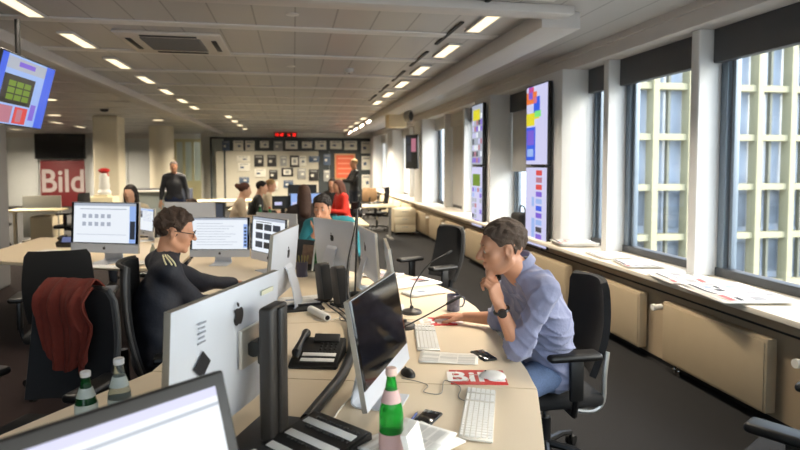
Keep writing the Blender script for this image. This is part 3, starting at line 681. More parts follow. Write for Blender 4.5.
ntb=BLT.node_tree; tl=ntb.nodes.new('ShaderNodeBsdfTranslucent'); tl.inputs[0].default_value=(.9,.9,.9,1); ms=ntb.nodes.new('ShaderNodeMixShader'); ms.inputs[0].default_value=.55; ntb.links.new(ntb.nodes['Principled BSDF'].outputs[0],ms.inputs[1]); ntb.links.new(tl.outputs[0],ms.inputs[2]); ntb.links.new(ms.outputs[0],ntb.nodes['Material Output'].inputs[0])
for i,(a,b_) in enumerate(bays):
    m=MB(); w=.075 if b_-a>1 else .05
    m.mat(FRM)
    for yy in(a+w/2,b_-w/2): m.box((3.42,yy,1.725),(.08,w,1.97),None,.006)
    m.box((3.42,(a+b_)/2,2.68),(.08,b_-a,.07)); m.mat(FRD).box((3.41,(a+b_)/2,.775),(.09,b_-a,.07),None,.006)
    m.mat(FRM)
    for yy in(a+w+.02,b_-w-.02): m.mat(FRD).box((3.435,yy,1.72),(.05,.014,1.8)); m.mat(FRM).box((3.43,yy+(.022 if yy<(a+b_)/2 else -.022),1.72),(.05,.03,1.82),None,.004)
    f=m.build('window_%d'%(i+1)); struct(f)
    m=MB(); m.box((3.44,(a+b_)/2,1.72),(.008,b_-a-2*w,1.80)); m.build('pane',GL,f)
    m=MB(); m.box((3.34,(a+b_)/2,2.585),(.08,b_-a-.01,.27),None,.01); m.build('blind_box',FRD if i<8 else BLL,f)
    if i in(6,8) or i>9:  # blinds on the farthest bays are added to make those windows bright white
        m=MB(); z0=1.55 if i==6 else .82; m.box((3.345,(a+b_)/2,(2.47+z0)/2),(.012 if i<9 else .002,b_-a-.06,2.47-z0)); m.cyl((3.345,a+.03,z0),(3.345,b_-.03,z0),.012,n=8); m.build('roller_blind',BLL if i<9 else BLT,f)
for n,y in enumerate((0,1.5,2.85,4.2,5.55,10.67,12.07,15.95,20.15)):
    m=MB(); m.box((3.30,y,1.73),(.24,.10,1.98),None,.012,3); struct(m.build('trim_%d'%(12+n),COLW))
# back wall with pinboards behind a dark frame
WALLW=mat('wall_white',(222,218,208),.6); DFR=mat('partition_dark',(50,56,58),.6); PIN=mat('pinboard_cream',(206,200,182),.7)
m=MB(); m.mat(WALLW).box((0,24.1,1.45),(7.2,.1,2.9)); struct(m.build('wall_back'))
WALLP=mat('wall_cabinet_white',(206,208,206),.45)
m=MB(); m.mat(WALLP)
for k in range(6): m.box((-11.5+k*1.1,25.05,1.38),(1.08,.1,2.70),None,.008)
m.mat(BEAM).box((-8.4,25.0,2.8),(8.5,.2,.2)); m.mat(WALLW).box((-8.2,25.2,1.45),(9,.1,2.9))
struct(m.build('wall_left_back'))
m=MB(); m.box((-12.05,11.5,1.45),(.1,27,2.9)); struct(m.build('wall_left',WALLW))
m=MB(); m.box((-4.3,-2.05,.36),(15.5,.1,.72)); m.box((-4.3,-2.05,2.8),(15.5,.1,.2))
for k in range(5): m.box((-10.9+k*1.9,-2.05,1.7),(1.8,.1,2.0))
for k in range(9): m.box((-11.9+k*1.9,-2.05,1.7),(.22,.1,2.0))
struct(m.build('wall_front',WALLW))
for k in range(5,8):  # windows added behind the camera to bring in more daylight
    m=MB(); m.mat(FRM)
    for q in(0,1): m.box((-11.75+k*1.9+q*1.6,-2.05,1.71),(.08,.08,1.96))
    for q in(.77,2.65): m.box((-10.95+k*1.9,-2.05,q),(1.6,.08,.08))
    f=m.build('window_%d'%(21+k)); struct(f); m=MB(); m.box((-10.95+k*1.9,-2.05,1.71),(1.5,.008,1.8)); m.build('pane',GL,f)
m=MB(); m.box((3.45,24.6,1.45),(.1,.9,2.9)); struct(m.build('wall_right_back',WALLW))
# glazed corner on the back left
YG=mat('partition_cream',(206,196,150),.5)
m=MB(); m.mat(YG)
for k in range(6): m.box((-5.0+k*.34+.0,24.55,1.3),(.10,.08,2.6))
m.box((-4.1,24.55,2.62),(2.0,.09,.12)); m.box((-4.1,24.55,.5),(2.0,.06,1.0)); m.mat(WALLW).box((-4.1,24.55,2.8),(2.0,.1,.24))
f=m.build('window_20'); struct(f)
m=MB(); m.box((-4.1,24.56,1.8),(1.9,.01,1.6)); m.build('pane',GL,f)
# white glazed strip right of the partition is a door
m=MB(); m.mat(WALLW).box((-3.55,24.0,1.35),(.06,.1,2.7)); struct(m.build('trim_30'))

# partition with framed front pages
P=thing('pinboard_partition','dark-framed partition across the back of the room','partition',(0,23,0))
m=MB()
for x in(-3.08,-2.58,3.25): m.box((x,.05,1.34),(.07,.08,2.66))
m.box((.09,.05,2.67),(6.4,.08,.07)); m.box((.35,.05,2.42),(5.9,.05,.48)); m.box((2.35,.05,1.2),(1.9,.05,2.0)); m.box((1.18,.04,1.35),(.42,.05,1.7));
m.build('frame',DFR,P)
m=MB(); m.box((-.95,.05,1.13),(3.9,.05,2.1)); m.build('pinboard',PIN,P)
m=MB(); m.box((-2.83,.05,1.35),(.43,.012,2.5)); m.build('pane',GL,P)
def fx(u): return ((230+u/5.293)-294.2)*23/ (580*.985)   # offsets on the partition plane
def fz(v): return 1.64-((130+v/5.293)-165.2)*23/(580*1.0)
fx=lambda u:-2.70+(u-20)*.00814
fz=lambda v:2.99-(v-0)*.00772+.00
pages=[(75,55,120,103,0),(130,55,172,103,0),(197,55,237,90,0),(260,55,303,105,1),(315,55,372,95,0),(393,58,440,90,0),(455,53,508,97,0),(527,53,583,93,0),(595,52,657,97,0),(678,55,725,115,0),
 (170,125,213,183,2),(230,125,272,183,2),(290,130,320,180,1),(335,127,380,185,3),(425,130,475,160,4),(238,200,277,248,2),(295,190,350,232,3),(425,197,470,255,2),(100,235,145,265,4),(305,252,350,290,4),(90,130,150,160,0),(170,195,222,235,0),(370,192,410,245,1),(680,130,725,200,0),(680,225,725,300,0),(95,165,150,205,0),(235,258,278,300,0),(495,120,528,175,4),(495,200,525,260,1),(25,55,58,105,4),(375,130,412,180,0)]
PCOL=[mat('page_white',(236,232,218),.6),mat('page_grey',(160,160,156),.6),mat('page_black',(44,42,42),.6),mat('frame_black',(34,32,34),.5),mat('page_blue',(84,100,124),.6)]
hd=['white','grey','black','white','blue']
for i,(a,b_,c,d,k) in enumerate(pages):
    x0,x1,z1,z0=fx(a),fx(c),fz(b_),fz(d); m=MB(); yy=23.005
    m.mat(PCOL[k] if k!=3 else PCOL[3]).box(((x0+x1)/2,yy,(z0+z1)/2),(x1-x0,.05,z1-z0),None,.003)
    W_=x1-x0;H_=z1-z0
    if k==3: m.mat(PCOL[0]).box(((x0+x1)/2,yy-.026,(z0+z1)/2),(W_*.66,.004,H_*.66)); m.mat(PCOL[1]).box(((x0+x1)/2,yy-.0285,(z0+z1)/2),(W_*.3,.002,H_*.3))
    else:
        m.mat(PCOL[1 if k in(0,2,4) else 0]).box(((x0+x1)/2,yy-.026,z1-H_*.16),(W_*.7,.003,H_*.1)); m.mat(PCOL[4 if k==0 else 0 if k!=0 else 1]).box((x0+W_*(.35 if i%2 else .6),yy-.026,z0+H_*.45),(W_*.3,.003,H_*.22))
    row='in the top row of the back partition' if b_<60 else 'in the field of the back partition'
    o=m.build('framed_page'); 
    nth=['first','second','third','fourth','fifth','sixth','seventh','eighth','ninth','tenth']
    if i<10: lb='%s framed page, %s from the left in the top row on the back partition'%(hd[k],nth[i])
    else:
        lb={10:'black page left of two black pages high on the cream pinboard',11:'black page right of two black pages high on the cream pinboard',12:'grey page right of the two black pages on the pinboard',13:'black-framed white page upright on the cream pinboard',14:'blue page at the upper right of the cream pinboard',15:'black page in the middle row of the pinboard, above seated people',16:'black-framed white page lying wide on the pinboard',17:'large black page at the lower right of the cream pinboard',18:'blue page at the lower left of the cream pinboard',19:'blue page low in the middle of the cream pinboard',20:'white page at the upper left of the cream pinboard',21:'white page in the middle row left of the black page',22:'grey page in the middle row right of the wide black frame',23:'white page on the dark right edge, beside the standing person',24:'tall white page lowest on the dark right edge of the partition',25:'white page at the left edge of the pinboard, middle row',26:'white page below the middle-row black page on the pinboard',27:'blue page on the dark strip left of the orange poster, upper',28:'grey page on the dark strip left of the orange poster, lower',29:'blue page at the far left end of the partition top row',30:'white page right of the upright black frame on the pinboard'}[i]
    tag(o,lb,'picture',None)
t=thing('wall_poster','orange-red framed poster on the dark back partition','poster',(fx(598),22.99,fz(183)))
m=MB(); m.box((0,0,0),(.82,.03,1.02),None,.004); m.build('poster_frame',mat('poster_frame_wood',(190,150,104),.5),t)
m=MB(); m.mat(mat('poster_orange',(214,92,56),.6)).box((0,-.018,0),(.70,.006,.90)); 
for j in range(4): m.mat(mat('poster_pink',(226,140,110),.6)).box((0,-.023,.32-.2*j),(.56,.003,.06))
m.build('poster_print',None,t)
# clock
t=thing('digital_clock','black digital wall clock with glowing red digits above partition','clock',(-.29,22.9,2.80))
m=MB(); m.box((0,0,0),(.86,.08,.19),None,.01); m.build('clock_case',BLKM,t)
rd=glow('led_red',(255,30,20),2.5)
for k,ch_ in enumerate('15:47  11 30'):
    if ch_!=' ': text_part('clock_digit',ch_,.15,rd,t,Matrix.Translation((-.36+.065*k,-.045,-.005))@RX(90),.003,.80)
# bulkhead above the partition
m=MB(); m.box((.2,23.35,2.80),(7.0,.5,.2)); struct(m.build('trim_31',WALLW))
# left pillars
for n,(x,y,w) in enumerate([(-4.72,16.3,.62),(-4.25,20.2,.75)]):
    m=MB(); m.lathe([(w/2,0),(w/2,2.9)],(x,y,0),32) if n==1 else m.box((x,y,1.45),(w,w,2.9),None,.05,4); struct(m.build('trim_%d'%(32+n),mat('pillar_cream',(222,212,188),.5)))
m=MB(); m.box((-4.23,8.35,1.45),(.9,.6,2.9),None,.04,3); struct(m.build('trim_34',mat('pillar_grey',(150,148,146),.6)))
# ceiling lamps
LAMP=glow('lamp_diffuser',(255,232,190),LAMP_K); LAMPC=glow('lamp_core',(255,226,176),22)
def lamp(x,y,label,L=.70,W=.12,group='ceiling lamps'):
    t=thing('ceiling_lamp',label,'lamp',(x,y,CZ),0,group)
    m=MB(); 
    for q in(-1,1): m.box((q*(W/2+.008),0,-.012),(.016,L+.03,.022),None,.003); m.box((0,q*(L/2+.008),-.012),(W+.03,.016,.022),None,.003)
    m.build('lamp_frame',RIB,t)
    m=MB(); m.box((0,0,-.012),(W,L,.010)); m.build('lamp_diffuser',LAMP,t)
    far=y>12.5; left=(x<-2 and not far)
    if left and 'LL' not in MATS:
        l=bpy.data.lights.new('lamp_light_left','AREA'); l.shape='RECTANGLE'; l.size=W; l.size_y=L; l.energy=LAMP_W*.45; l.color=(1,.88,.72); l.spread=R(125); MATS['LL']=l
    if far and 'LF' not in MATS:
        l=bpy.data.lights.new('lamp_light_far','AREA'); l.shape='RECTANGLE'; l.size=W; l.size_y=L; l.energy=LAMP_W*4.6; l.color=(1,.88,.70); l.spread=R(150); MATS['LF']=l
    if 'LD' not in MATS:
        l=bpy.data.lights.new('lamp_light','AREA'); l.shape='RECTANGLE'; l.size=W; l.size_y=L; l.energy=LAMP_W; l.color=(1,.88,.72); l.spread=R(125); MATS['LD']=l
    o=bpy.data.objects.new('lamp_light',MATS['LF' if far else 'LL' if left else 'LD']); COL.objects.link(o); o.parent=t; o.location=(0,0,-.027)
RL=[3.55,4.93,6.23,7.57,8.90,10.22,11.55]; LL=[3.6,5.06,6.38,7.72,9.10,10.50,11.90,13.3]
rn=['nearest','second','third','fourth','fifth','sixth','seventh','eighth']
for i,y in enumerate(RL): lamp(1.66,y,'%s oblong lamp of the right-hand ceiling row'%rn[i])
for i,y in enumerate(LL): lamp(-2.11,y,'%s oblong lamp of the left-hand ceiling row'%rn[i])
for i,y in enumerate((15.6,17.2,18.9,20.8)): lamp(1.86,y,'%s lamp of the far right ceiling row before the back wall'%rn[i],.7,.14); lamp(-1.64,y,'%s lamp of the far left ceiling row before the back wall'%rn[i],.7,.14)
SLOT=mat('slot_dark',(26,24,24),.6)
for i,y in enumerate((4.05,5.45,6.8,8.15,9.5,10.85)):
    m=MB(); m.box((1.47,y,CZ-.008),(.035,.95,.014)); m.box((1.47,y,CZ-.0155),(.006,.95,.002)); o=m.build('ceiling_air_slot',SLOT); tag(o,'%s dark air slot beside the right-hand lamps'%rn[i],'vent','ceiling air slots')
for i,y in enumerate((13.0,14.9,16.8,18.7,20.6,22.5)): lamp(-6.85,y,'%s lamp of the ceiling row beyond the pillars'%rn[i],.8,.14)
for i,y in enumerate((18.5,20.5,22.6)): lamp(-9.6,y,'%s added lamp of the row over the red banner'%rn[i],.8,.14)  # row added to brighten the dark back left wall
for i,y in enumerate((7.0,9.0,11.0)): lamp(-8.2,y,'%s lamp of the row left of the hanging screen'%rn[i],.8,.14)
# round downlights at the left
k=0
for x,y,w in[(-5.2,10.7,.1),(-5.4,13.2,.1),(-5.9,16.0,.1),(-4.6,12.2,.1),(-6.6,14.6,.1),(-5.1,18.6,.1),(-3.7,17.2,.1)]:
    t=thing('downlight',['oval downlight nearest the hanging screen','second downlight from the hanging screen','downlight far left above the banner','downlight left of the square pillar','downlight above the black projection screen','downlight between the pillars','downlight right of the round pillar'][k],'lamp',(x,y,CZ),0,'round ceiling downlights'); k+=1
    m=MB(); m.lathe([(.15,-.012),(.17,-.010),(.17,0)],n=24); m.build('rim',RIB,t)
    m=MB(); m.lathe([(.135,-.018),(.14,-.012)],n=24); m.build('lamp_diffuser',LAMP,t)
# air-conditioning cassette
t=thing('air_conditioner','square ceiling air-conditioning cassette with dark grille','air conditioner',(-1.17,6.33,CZ))
m=MB(); m.box((0,0,-.015),(.98,.98,.03),None,.012); m.build('cassette_panel',mat('ac_white',(216,208,196),.45),t)
m=MB(); m.box((0,-.02,-.034),(.56,.60,.012),None,.004)
for k in range(12): m.box((0,-.29+.045*k,-.043),(.54,.012,.006))
m.build('intake_grille',mat('ac_grille',(120,116,110),.6),t)
for a in range(4):
    m=MB(); M_=Matrix.Rotation(a*PI/2,4,'Z'); c=M_@Vector((0,.40,-.033)); m.box(c,(.52 if a%2==0 else .05,.05 if a%2==0 else .52,.010),None,.004); m.build('outlet_slot',SLOT,t)
t=thing('smoke_detector','small round white smoke detector on ceiling','detector',(.73,7.69,CZ)); m=MB(); m.lathe([(.06,0),(.06,-.02),(.045,-.045),(.02,-.055)]); m.build('detector_body',WPL,t); m=MB(); m.lathe([(.012,-.055),(.01,-.062)]); m.build('sensor_tip',DGR,t)
for i,(x,y) in enumerate([(-.0,5.0),(-.02,7.6)]):
    m=MB(); m.lathe([(.055,0),(.055,-.006),(.02,-.012)],(x,y,CZ)); tag(m.build('sprinkler_cover',RIB),['sprinkler cover nearer the front edge of the ceiling','sprinkler cover farther back on the ceiling'][i],'sprinkler')
m=MB(); m.lathe([(.09,0),(.09,-.02),(.07,-.05),(.02,-.06)],(-4.2,14.2,CZ)); tag(m.build('ceiling_speaker',BLKM),'dark round fitting on ceiling between the pillars','fitting')
# radiators
RADM=mat('radiator_beige',(172,154,126),.45)
edge=3.07-1.345*3
names=[]
def rad(y0,y1,label,knob=True):
    t=thing('radiator',label,'radiator',(2.87,(y0+y1)/2,0),0,'radiator covers along the window wall'); L=y1-y0
    m=MB(); m.box((.04,0,.325),(.075,L,.47),None,.006); m.box((.0,0,.325),(.012,L-.03,.44),None,.004); m.build('radiator_panel',RADM,t)
    m=MB()
    for q in(0,.05): m.cyl((.045,L/2-.10-q,0),(.045,L/2-.10-q,.10),.011,n=10); m.cyl((.045,L/2-.10-q,.02),(.045,L/2-.10-q,.05),.018,n=10)
    m.build('pipe',CHR,t)
    if knob:
        m=MB(); m.cyl((.03,L/2+.06,.50),(-.03,L/2+.06,.50),.024,.020,16); m.cyl((-.03,L/2+.06,.50),(-.05,L/2+.06,.50),.028,.026,16); m.cyl((.05,L/2+.06,.50),(.03,L/2+.06,.50),.012); m.build('valve_knob',WPL,t)
lbs=['radiator cover nearest the camera at the right edge','radiator cover below the open newspaper','radiator cover behind the man in the blue shirt','radiator cover below the lower large portrait screen','radiator cover beyond the large portrait screens','radiator cover beside the mesh back chair','radiator cover below the smaller portrait screens','radiator cover just past the smaller portrait screens']
for i in range(-1,8):
    y0=3.07+1.345*i; rad(y0,y0+1.03,lbs[i] if i>=0 else 'radiator cover cut off by the right picture edge')
CABW=mat('cabinet_cream',(224,208,176),.45)
for i in range(4):
    y0=13.9+i*1.3+.8; t=thing('sill_cabinet',['first','second','third','fourth'][i]+' cream cabinet under the far windows beyond the drawer unit','cabinet',(2.93,y0,0),0,'far sill cabinets'); m=MB(); m.box((-.02,0,.35),(.10,1.2,.6),None,.006); m.build('cabinet_body',CABW,t)
    m=MB(); m.box((-.08,0,.36),(.016,1.14,.52),None,.004); d=m.build('cabinet_door',CABW,t)
# outside: office facade across the court
FST=mat('facade_stone',(152,146,118),.7,noise=.15,nscale=.6); FSD=mat('facade_stone_dark',(112,112,100),.7,noise=.15,nscale=.6); FGL=mat('facade_glass',(164,174,190),.12,.0,spec=.9,noise=.35,nscale=.35); FDK=mat('facade_interior',(112,120,130),.3,noise=.6,nscale=.9)
t=thing('office_building','pale stone office facade with gridded windows outside','building',(22,35,0))
m=MB()
for k in range(-4,6): m.box((14,-.1,-3.17+3.33*k),(36,.7,.42))
m.build('floor_slab',FST,t)
for k in range(-2,14):
    m=MB(); m.box((2.6*k+1.3,-.25,0),(.42,.8,34)); m.build('pier',FST,t)
m=MB()
for k in range(-2,14): m.box((2.6*k+2.6,.05,0),(.16,.3,34))
m.build('window_mullion',FSD,t)  # mullions in a darker stone colour than the piers
m=MB(); m.box((14,.5,4),(36,.1,26)); m.build('upper_glazing',FGL,t)
m=MB(); 
for k in range(-2,14):
    for j,(zc) in enumerate((-4.9,-1.5)):
        m.box((2.6*k+1.95,.36,zc),(1.0,.12,2.5)); m.box((2.6*k+3.25,.36,zc+(.2 if k%2 else 0)),(1.0,.12,2.3))
m.build('lower_glazing',FDK,t)
m=MB(); m.box((14,3,0),(36,5,34)); m.build('core_wall',mat('facade_core',(150,150,150),.8),t)
m=MB(); m.box((25,25,-16.5),(90,90,1)); o=m.build('courtyard_ground',mat('paving',(150,148,140),.9,noise=.3,nscale=1)); struct(o)
# low white cabin roofs seen at the foot of the facade
# ---------- desks ----------
def desk(label,poly,legs,name='desk',mtl=None):
    cx_=sum(p[0] for p in poly)/len(poly);cy_=sum(p[1] for p in poly)/len(poly)
    t=thing(name,label,'desk',(cx_,cy_,0)); m=MB(); m.mat(mtl or DESK).prism([(x-cx_,y-cy_) for x,y in poly],.712,.74)
    bmesh.ops.bevel(m.bm,geom=[e for e in m.bm.edges],offset=.003,segments=2,affect='EDGES'); m.build('tabletop',mtl or DESK,t,sharp=50)
    for(x,y,a) in legs:
        m=MB(); M_=Matrix.Translation((x-cx_,y-cy_,0))@Matrix.Rotation(R(a),4,'Z')
        m.box(M_@Vector((0,0,.37)),(.08,.05,.684),(0,0,R(a)),.01); m.box(M_@Vector((.02,0,.0275)),(.72,.06,.035),(0,0,R(a)),.01); m.box(M_@Vector((.0,0,.695)),(.55,.04,.03),(0,0,R(a)))
        m.build('leg',SILV,t)
    return t
desk('near desk holding the keyboard, green bottle and desk phone',[(.43,.75),(.60,1.20),(.774,1.68),(.86,1.90),(.955,2.15),(.427,2.322),(.0,2.44),(-.50,2.62),(-.62,2.64),(-.97,2.10),(-1.35,1.55),(-1.45,.85),(-.6,.55)],[(.1,1.5,-20),(-1.0,1.5,60)])
desk('curved desk where the man in the blue shirt leans',[(.957,2.156),(1.0,2.36),(1.03,2.57),(1.06,2.86),(1.11,3.24),(.6,3.275),(.255,3.297),(-.30,3.34),(-.56,3.36),(-.56,2.95),(-.617,2.646),(-.498,2.626),(.002,2.446),(.429,2.328)],[(.3,2.85,0)])
desk('desk in the centre carrying the backs of several silver computers',[(1.112,3.246),(1.13,3.50),(1.11,3.95),(1.0,4.45),(.75,4.92),(.35,5.15),(.0,5.4),(-.05,6.4),(-1.0,6.4),(-.93,5.2),(-.83,4.4),(-.60,3.8),(-.562,3.366),(-.30,3.346),(.255,3.303),(.6,3.281)],[(.4,4.2,0),(-.5,5.6,90)])
desk('wooden-topped desk at the left, behind two empty black chairs',[(-3.1,6.15),(-1.45,5.38),(-1.02,5.30),(-1.04,7.45),(-3.1,7.85)],[(-2.25,6.6,75),(-1.25,6.3,90)])
# ---------- computers ----------
imac((.322,2.141),64.4,.87,'off','silver computer turned to the man in the blue shirt, green bottle before it',tilt=10)
t2,T2=imac((-.213,1.90),245.8,.99,'doc','large silver computer in front, back turned, on black arm',tilt=3,foot=False,LZ=.80)
imac((-.073,3.717),256.1,.96,'list','silver computer seen from behind beside the photo page display',tilt=5)
imac((.328,4.635),119.4,.90,'front','lilac-tinted silver computer hiding the man in the teal jacket',tilt=5)
imac((.54,4.173),95.2,.84,'front','narrow-looking silver computer right of the lilac-tinted one',tilt=4)
imac((.60,3.56),84,.80,'list','silver computer seen edge-on behind the blue shirt man\'s screen',tilt=9)
imac((-.657,5.412),-10.4,.83,'list','silver computer with a white page facing the man in black',tilt=4)
imac((-1.71,5.72),-21.6,1.08,'doc','big silver computer with a lit document on the left desk',tilt=4)
imac((-.211,5.02),-57.6,.88,'photos','dark-edged computer display showing rows of photos',tilt=3)
imac((-.165,6.0),141.3,.80,'list','white-looking computer back behind the photo page display',tilt=4)
imac((-1.15,6.87),161.2,.93,'list','silver computer back with a logo behind the man in black',tilt=4)
imac((-1.74,7.28),-51.8,.76,'front','small grey-page computer display next to the big lit one',tilt=4)
# stickers on the big one
for nm,c,sz,mt,lb in [('diamond_sticker',(.185,.26),.058,LOGO,'black diamond-shaped sticker')]:
    m=MB(); m.box((0,0,0),(sz,.002,sz),(0,R(45),0)); o=m.build(nm,mt,t2); o.matrix_local=T2@Matrix.Translation((.195,.0340,.245)); o['label']=lb
m=MB()
for i in range(5): m.box((.200,.0315,.368-.014*i),(.028 if i%2 else .038,.003,.004)); 
o=m.build('round_sticker',mat('faint_print',(150,155,165),.5),t2); o.matrix_local=T2@Matrix.Translation((0,.0005,0))
m=MB(); m.box((-.205,.030,.375),(.085,.003,.016)); o=m.build('paper_sticker',mat('yellowed_tape',(206,204,180),.6),t2); o.matrix_local=T2; o['label']='yellowed paper strip'
# front monitor
def monitor(label,mid,ang,W,H,zt,rects,tilt,edge=BLKM,name='monitor',bez=.018):
    t=thing(name,label,'monitor',(mid[0],mid[1],.74),R(ang)); zc=zt-.74-H/2
    T=Matrix.Translation((0,0,zc))@RX(-tilt)
    m=MB(); m.box((0,.018,0),(W,.036,H),None,.006,3); m.box((0,.045,-.02),(W*.6,.03,H*.6),None,.01); o=m.build('monitor_casing',edge,t); o.matrix_local=T
    m=MB(); layout(m,(-W/2+bez,-.0015,-H/2+bez*1.2),(1,0,0),(0,0,1),(0,-1,0),rects(W-2*bez,H-2.2*bez)); o=m.build('display',None,t,sharp=None); o.matrix_local=T
    m=MB(); m.box((0,.055,zc/2),(.07,.03,zc),None,.006); m.box((0,.04,.006),(.24,.20,.012),None,.004); m.build('monitor_stand',edge,t); return t
def fr(w,h):
    r=[(0,0,w,h,G_W,1),(0,h*.93,w,h,G_P,2),(0,h*.86,w,h*.885,G_G,2),(w*.0,h*.0,w*.55,h*.74,G_P,2),(w*.56,0,w,h*.84,G_W,2),(w*.10,h*.56,w*.54,h*.70,G_D,3),(w*.10,h*.1,w*.5,h*.5,G_G,3)]
    return r
monitor('black-rimmed display closest to the camera with a bright page',(-.325,1.088),40.6,.54,.34,1.20,fr,19,bez=.028,edge=mat('monitor_rim',(34,31,28),.45))
# column stand with arm for the large computer
t=thing('monitor_stand','tall black column stand with an arm holding the large computer','stand',(-.068,1.90,.74),R(65.8))
m=MB(); m.box((0,.0,.235),(.12,.050,.43),None,.012,3); m.box((0,-.03,.235),(.05,.02,.42),None,.008); m.build('column',mat('stand_dark',(44,40,36),.45),t)
m=MB(); m.box((0,.0,.009),(.30,.24,.018),None,.006); m.build('base_plate',BLK,t)
# arm towards the computer: local +y points back to it (world -normal)
m=MB(); m.box((0,.033,.30),(.05,.03,.09),None,.008); m.cyl((0,.03,.30),(0,.085,.305),.020); m.cyl((-.025,.06,.305),(.025,.06,.305),.026); m.build('arm',BLK,t)
m=MB(); m.box((0,.086,.31),(.125,.014,.125),None,.003); m.build('mount_plate',ALUE,t)
# ---------- things on the near desks ----------
keyboard('white wide keyboard at the right desk edge near the camera',.650,1.970,69)
keyboard('white keyboard in front of the blue shirt man\'s screen',.672,2.905,80)
keyboard('low keyboard under the big lit document computer',-1.60,5.42,-20)
phone_desk('black desk phone between the column stand and the cable',.105,2.66,-15,1.1)
phone_desk('large black desk phone with label strips at the bottom edge',.045,1.78,-50,1.3,False,display=False,strips=(.22,.52,.82),hk=.7)
bottle('green glass water bottle in front of the blue shirt man\'s screen',.285,1.70,GREENG,.29,.037,CAPP,LABELP,0,(.03,.095))
bottle('green bottle with white cap left of the clear bottle',-.668,2.00,mat('green_glass_dark',(24,92,44),.1,trans=.6,ior=1.3),.235,.034,CAPW,LABW,0,(.06,.13))
bottle('clear bottle with white cap beside the left green bottle',-.575,2.03,CLEARG,.262,.036,CAPW,LABW,0,(.06,.13))
def smartphone(label,x,y,ang,z=.74):
    t=thing('smartphone',label,'phone',(x,y,z),R(ang)); m=MB(); m.box((0,0,.0045),(.070,.138,.009),None,.004,3); m.build('phone_case',BLK,t)
    m=MB(); m.box((0,0,.0094),(.064,.130,.0012),None,.0005); m.build('phone_glass',SCRB,t); m=MB(); m.lathe([(.004,0),(.003,.0008)],(0,-.052,.0100),12); m.build('home_button',DGR,t)
smartphone('black smartphone on the near desk beside a blue pen',.452,1.955,-38); smartphone('black smartphone by the elbow of the blue shirt man',.872,2.575,10)
t=thing('pen','blue ballpoint pen left of the near smartphone','pen',(.405,1.965,.74),R(60)); m=MB(); m.cyl((-.06,0,.0055),(.045,0,.0055),.0045,n=10); m.build('barrel',mat('pen_blue',(70,86,150),.35),t); m=MB(); m.cyl((.045,0,.0055),(.066,0,.0045),.0045,.001,10); m.build('tip',CHR,t); m=MB(); m.box((-.035,0,.0105),(.035,.002,.0015)); m.build('clip',CHR,t)
# mouse mats with the masthead
def mousepad(label,x,y,ang,w,d,txt=True):
    t=thing('mouse_pad',label,'mouse pad',(x,y,.74),R(ang)); m=MB(); m.box((0,0,.0015),(w,d,.003),None,.001); m.build('pad',RED,t)
    if txt: text_part('masthead','Bild',d*.92,WINK,t,Matrix.Translation((-.01,-.004,.0036)),.0025,1.12)
    return t
mousepad('red mouse pad with white lettering under the white mouse',.760,2.318,-12,.235,.165); mousepad('red mouse pad under the hand of the blue shirt man',.835,3.20,-6,.15,.17)
def mouse(label,x,y,z,ang,s=1,mt=None):
    t=thing('computer_mouse',label,'mouse',(x,y,z),R(ang)); m=MB(); m.ball((0,0,.004),1,12,rad=(.030*s,.056*s,.026*s)); 
    bmesh.ops.bisect_plane(m.bm,geom=m.bm.verts[:]+m.bm.edges[:]+m.bm.faces[:],plane_co=(0,0,.001),plane_no=(0,0,1),clear_inner=True); m.build('mouse_shell',mt or WPL,t)
    m=MB(); m.ball((0,.03*s,.0255*s),.004,8); m.build('scroll_ball',DGR,t)
mouse('white mouse on the red pad in front',.820,2.300,.7435,70); mouse('white mouse held under the right hand of the blue shirt man',.835,3.185,.7435,75,.9)
t=thing('computer_mouse','small black mouse at the foot of the blue shirt man\'s screen','mouse',(.475,2.40,.74),R(20)); m=MB(); m.ball((0,0,.004),1,12,rad=(.026,.045,.026)); bmesh.ops.bisect_plane(m.bm,geom=m.bm.verts[:]+m.bm.edges[:]+m.bm.faces[:],plane_co=(0,0,.001),plane_no=(0,0,1),clear_inner=True); m.build('mouse_shell',BLK,t); m=MB(); m.box((0,.02,.028),(.006,.012,.006),None,.002); m.build('scroll_wheel',DGR,t)
newspaper('printed sheet between the red pad and the smartphone',.70,2.57,.74,-16,.27,.15,2,3,'paper','paper_sheet',thick=.0012,red=False,dark=.1)
newspaper('loose pages spread at the far right of the desk',.86,4.28,.74,20,.40,.28,3,5,'paper','paper_stack',thick=.003,dark=.3)
newspaper('magazine with red on it beside the far loose pages',.70,4.62,.74,-30,.30,.22,2,9,'magazine','magazine',thick=.004,dark=.9)
newspaper('brochure with a dark edge at the curved desk end',.90,3.93,.74,-70,.16,.30,2,11,'paper','brochure',thick=.005,red=False,dark=.4)
newspaper('folded white paper at the bottom edge below the smartphone',.36,1.76,.74,35,.26,.20,5,13,'paper','folded_paper',thick=.006,red=False,dark=.0)
# notepad upright-ish next to the bottle
t=thing('notepad','thick cream notepad leaning in front of the green bottle','notepad',(.335,1.61,.74),R(60)); m=MB()
for i in range(6): m.box((0,.004*i-.012,.07),(.11,.0032,.14),(R(-14),0,R(1.2*i)))
m.build('pages',PAPER,t)
t=thing('coffee_mug','dark patterned mug next to the hand on the red pad','mug',(.965,3.43,.74),R(0)); m=MB(); m.lathe([(.036,0),(.040,.004),(.041,.100),(.0385,.101),(.037,.012),(.001,.010)],n=28); 
mk=mat('mug_dark',(92,92,110),.3,noise=1,nscale=45); m.build('cup',mk,t,sharp=60); m=MB(); m.tube(smooth_path([(.040,0,.082),(.066,0,.078),(.070,0,.05),(.058,0,.026),(.040,0,.022)],5),.005,8); m.build('handle',mk,t)
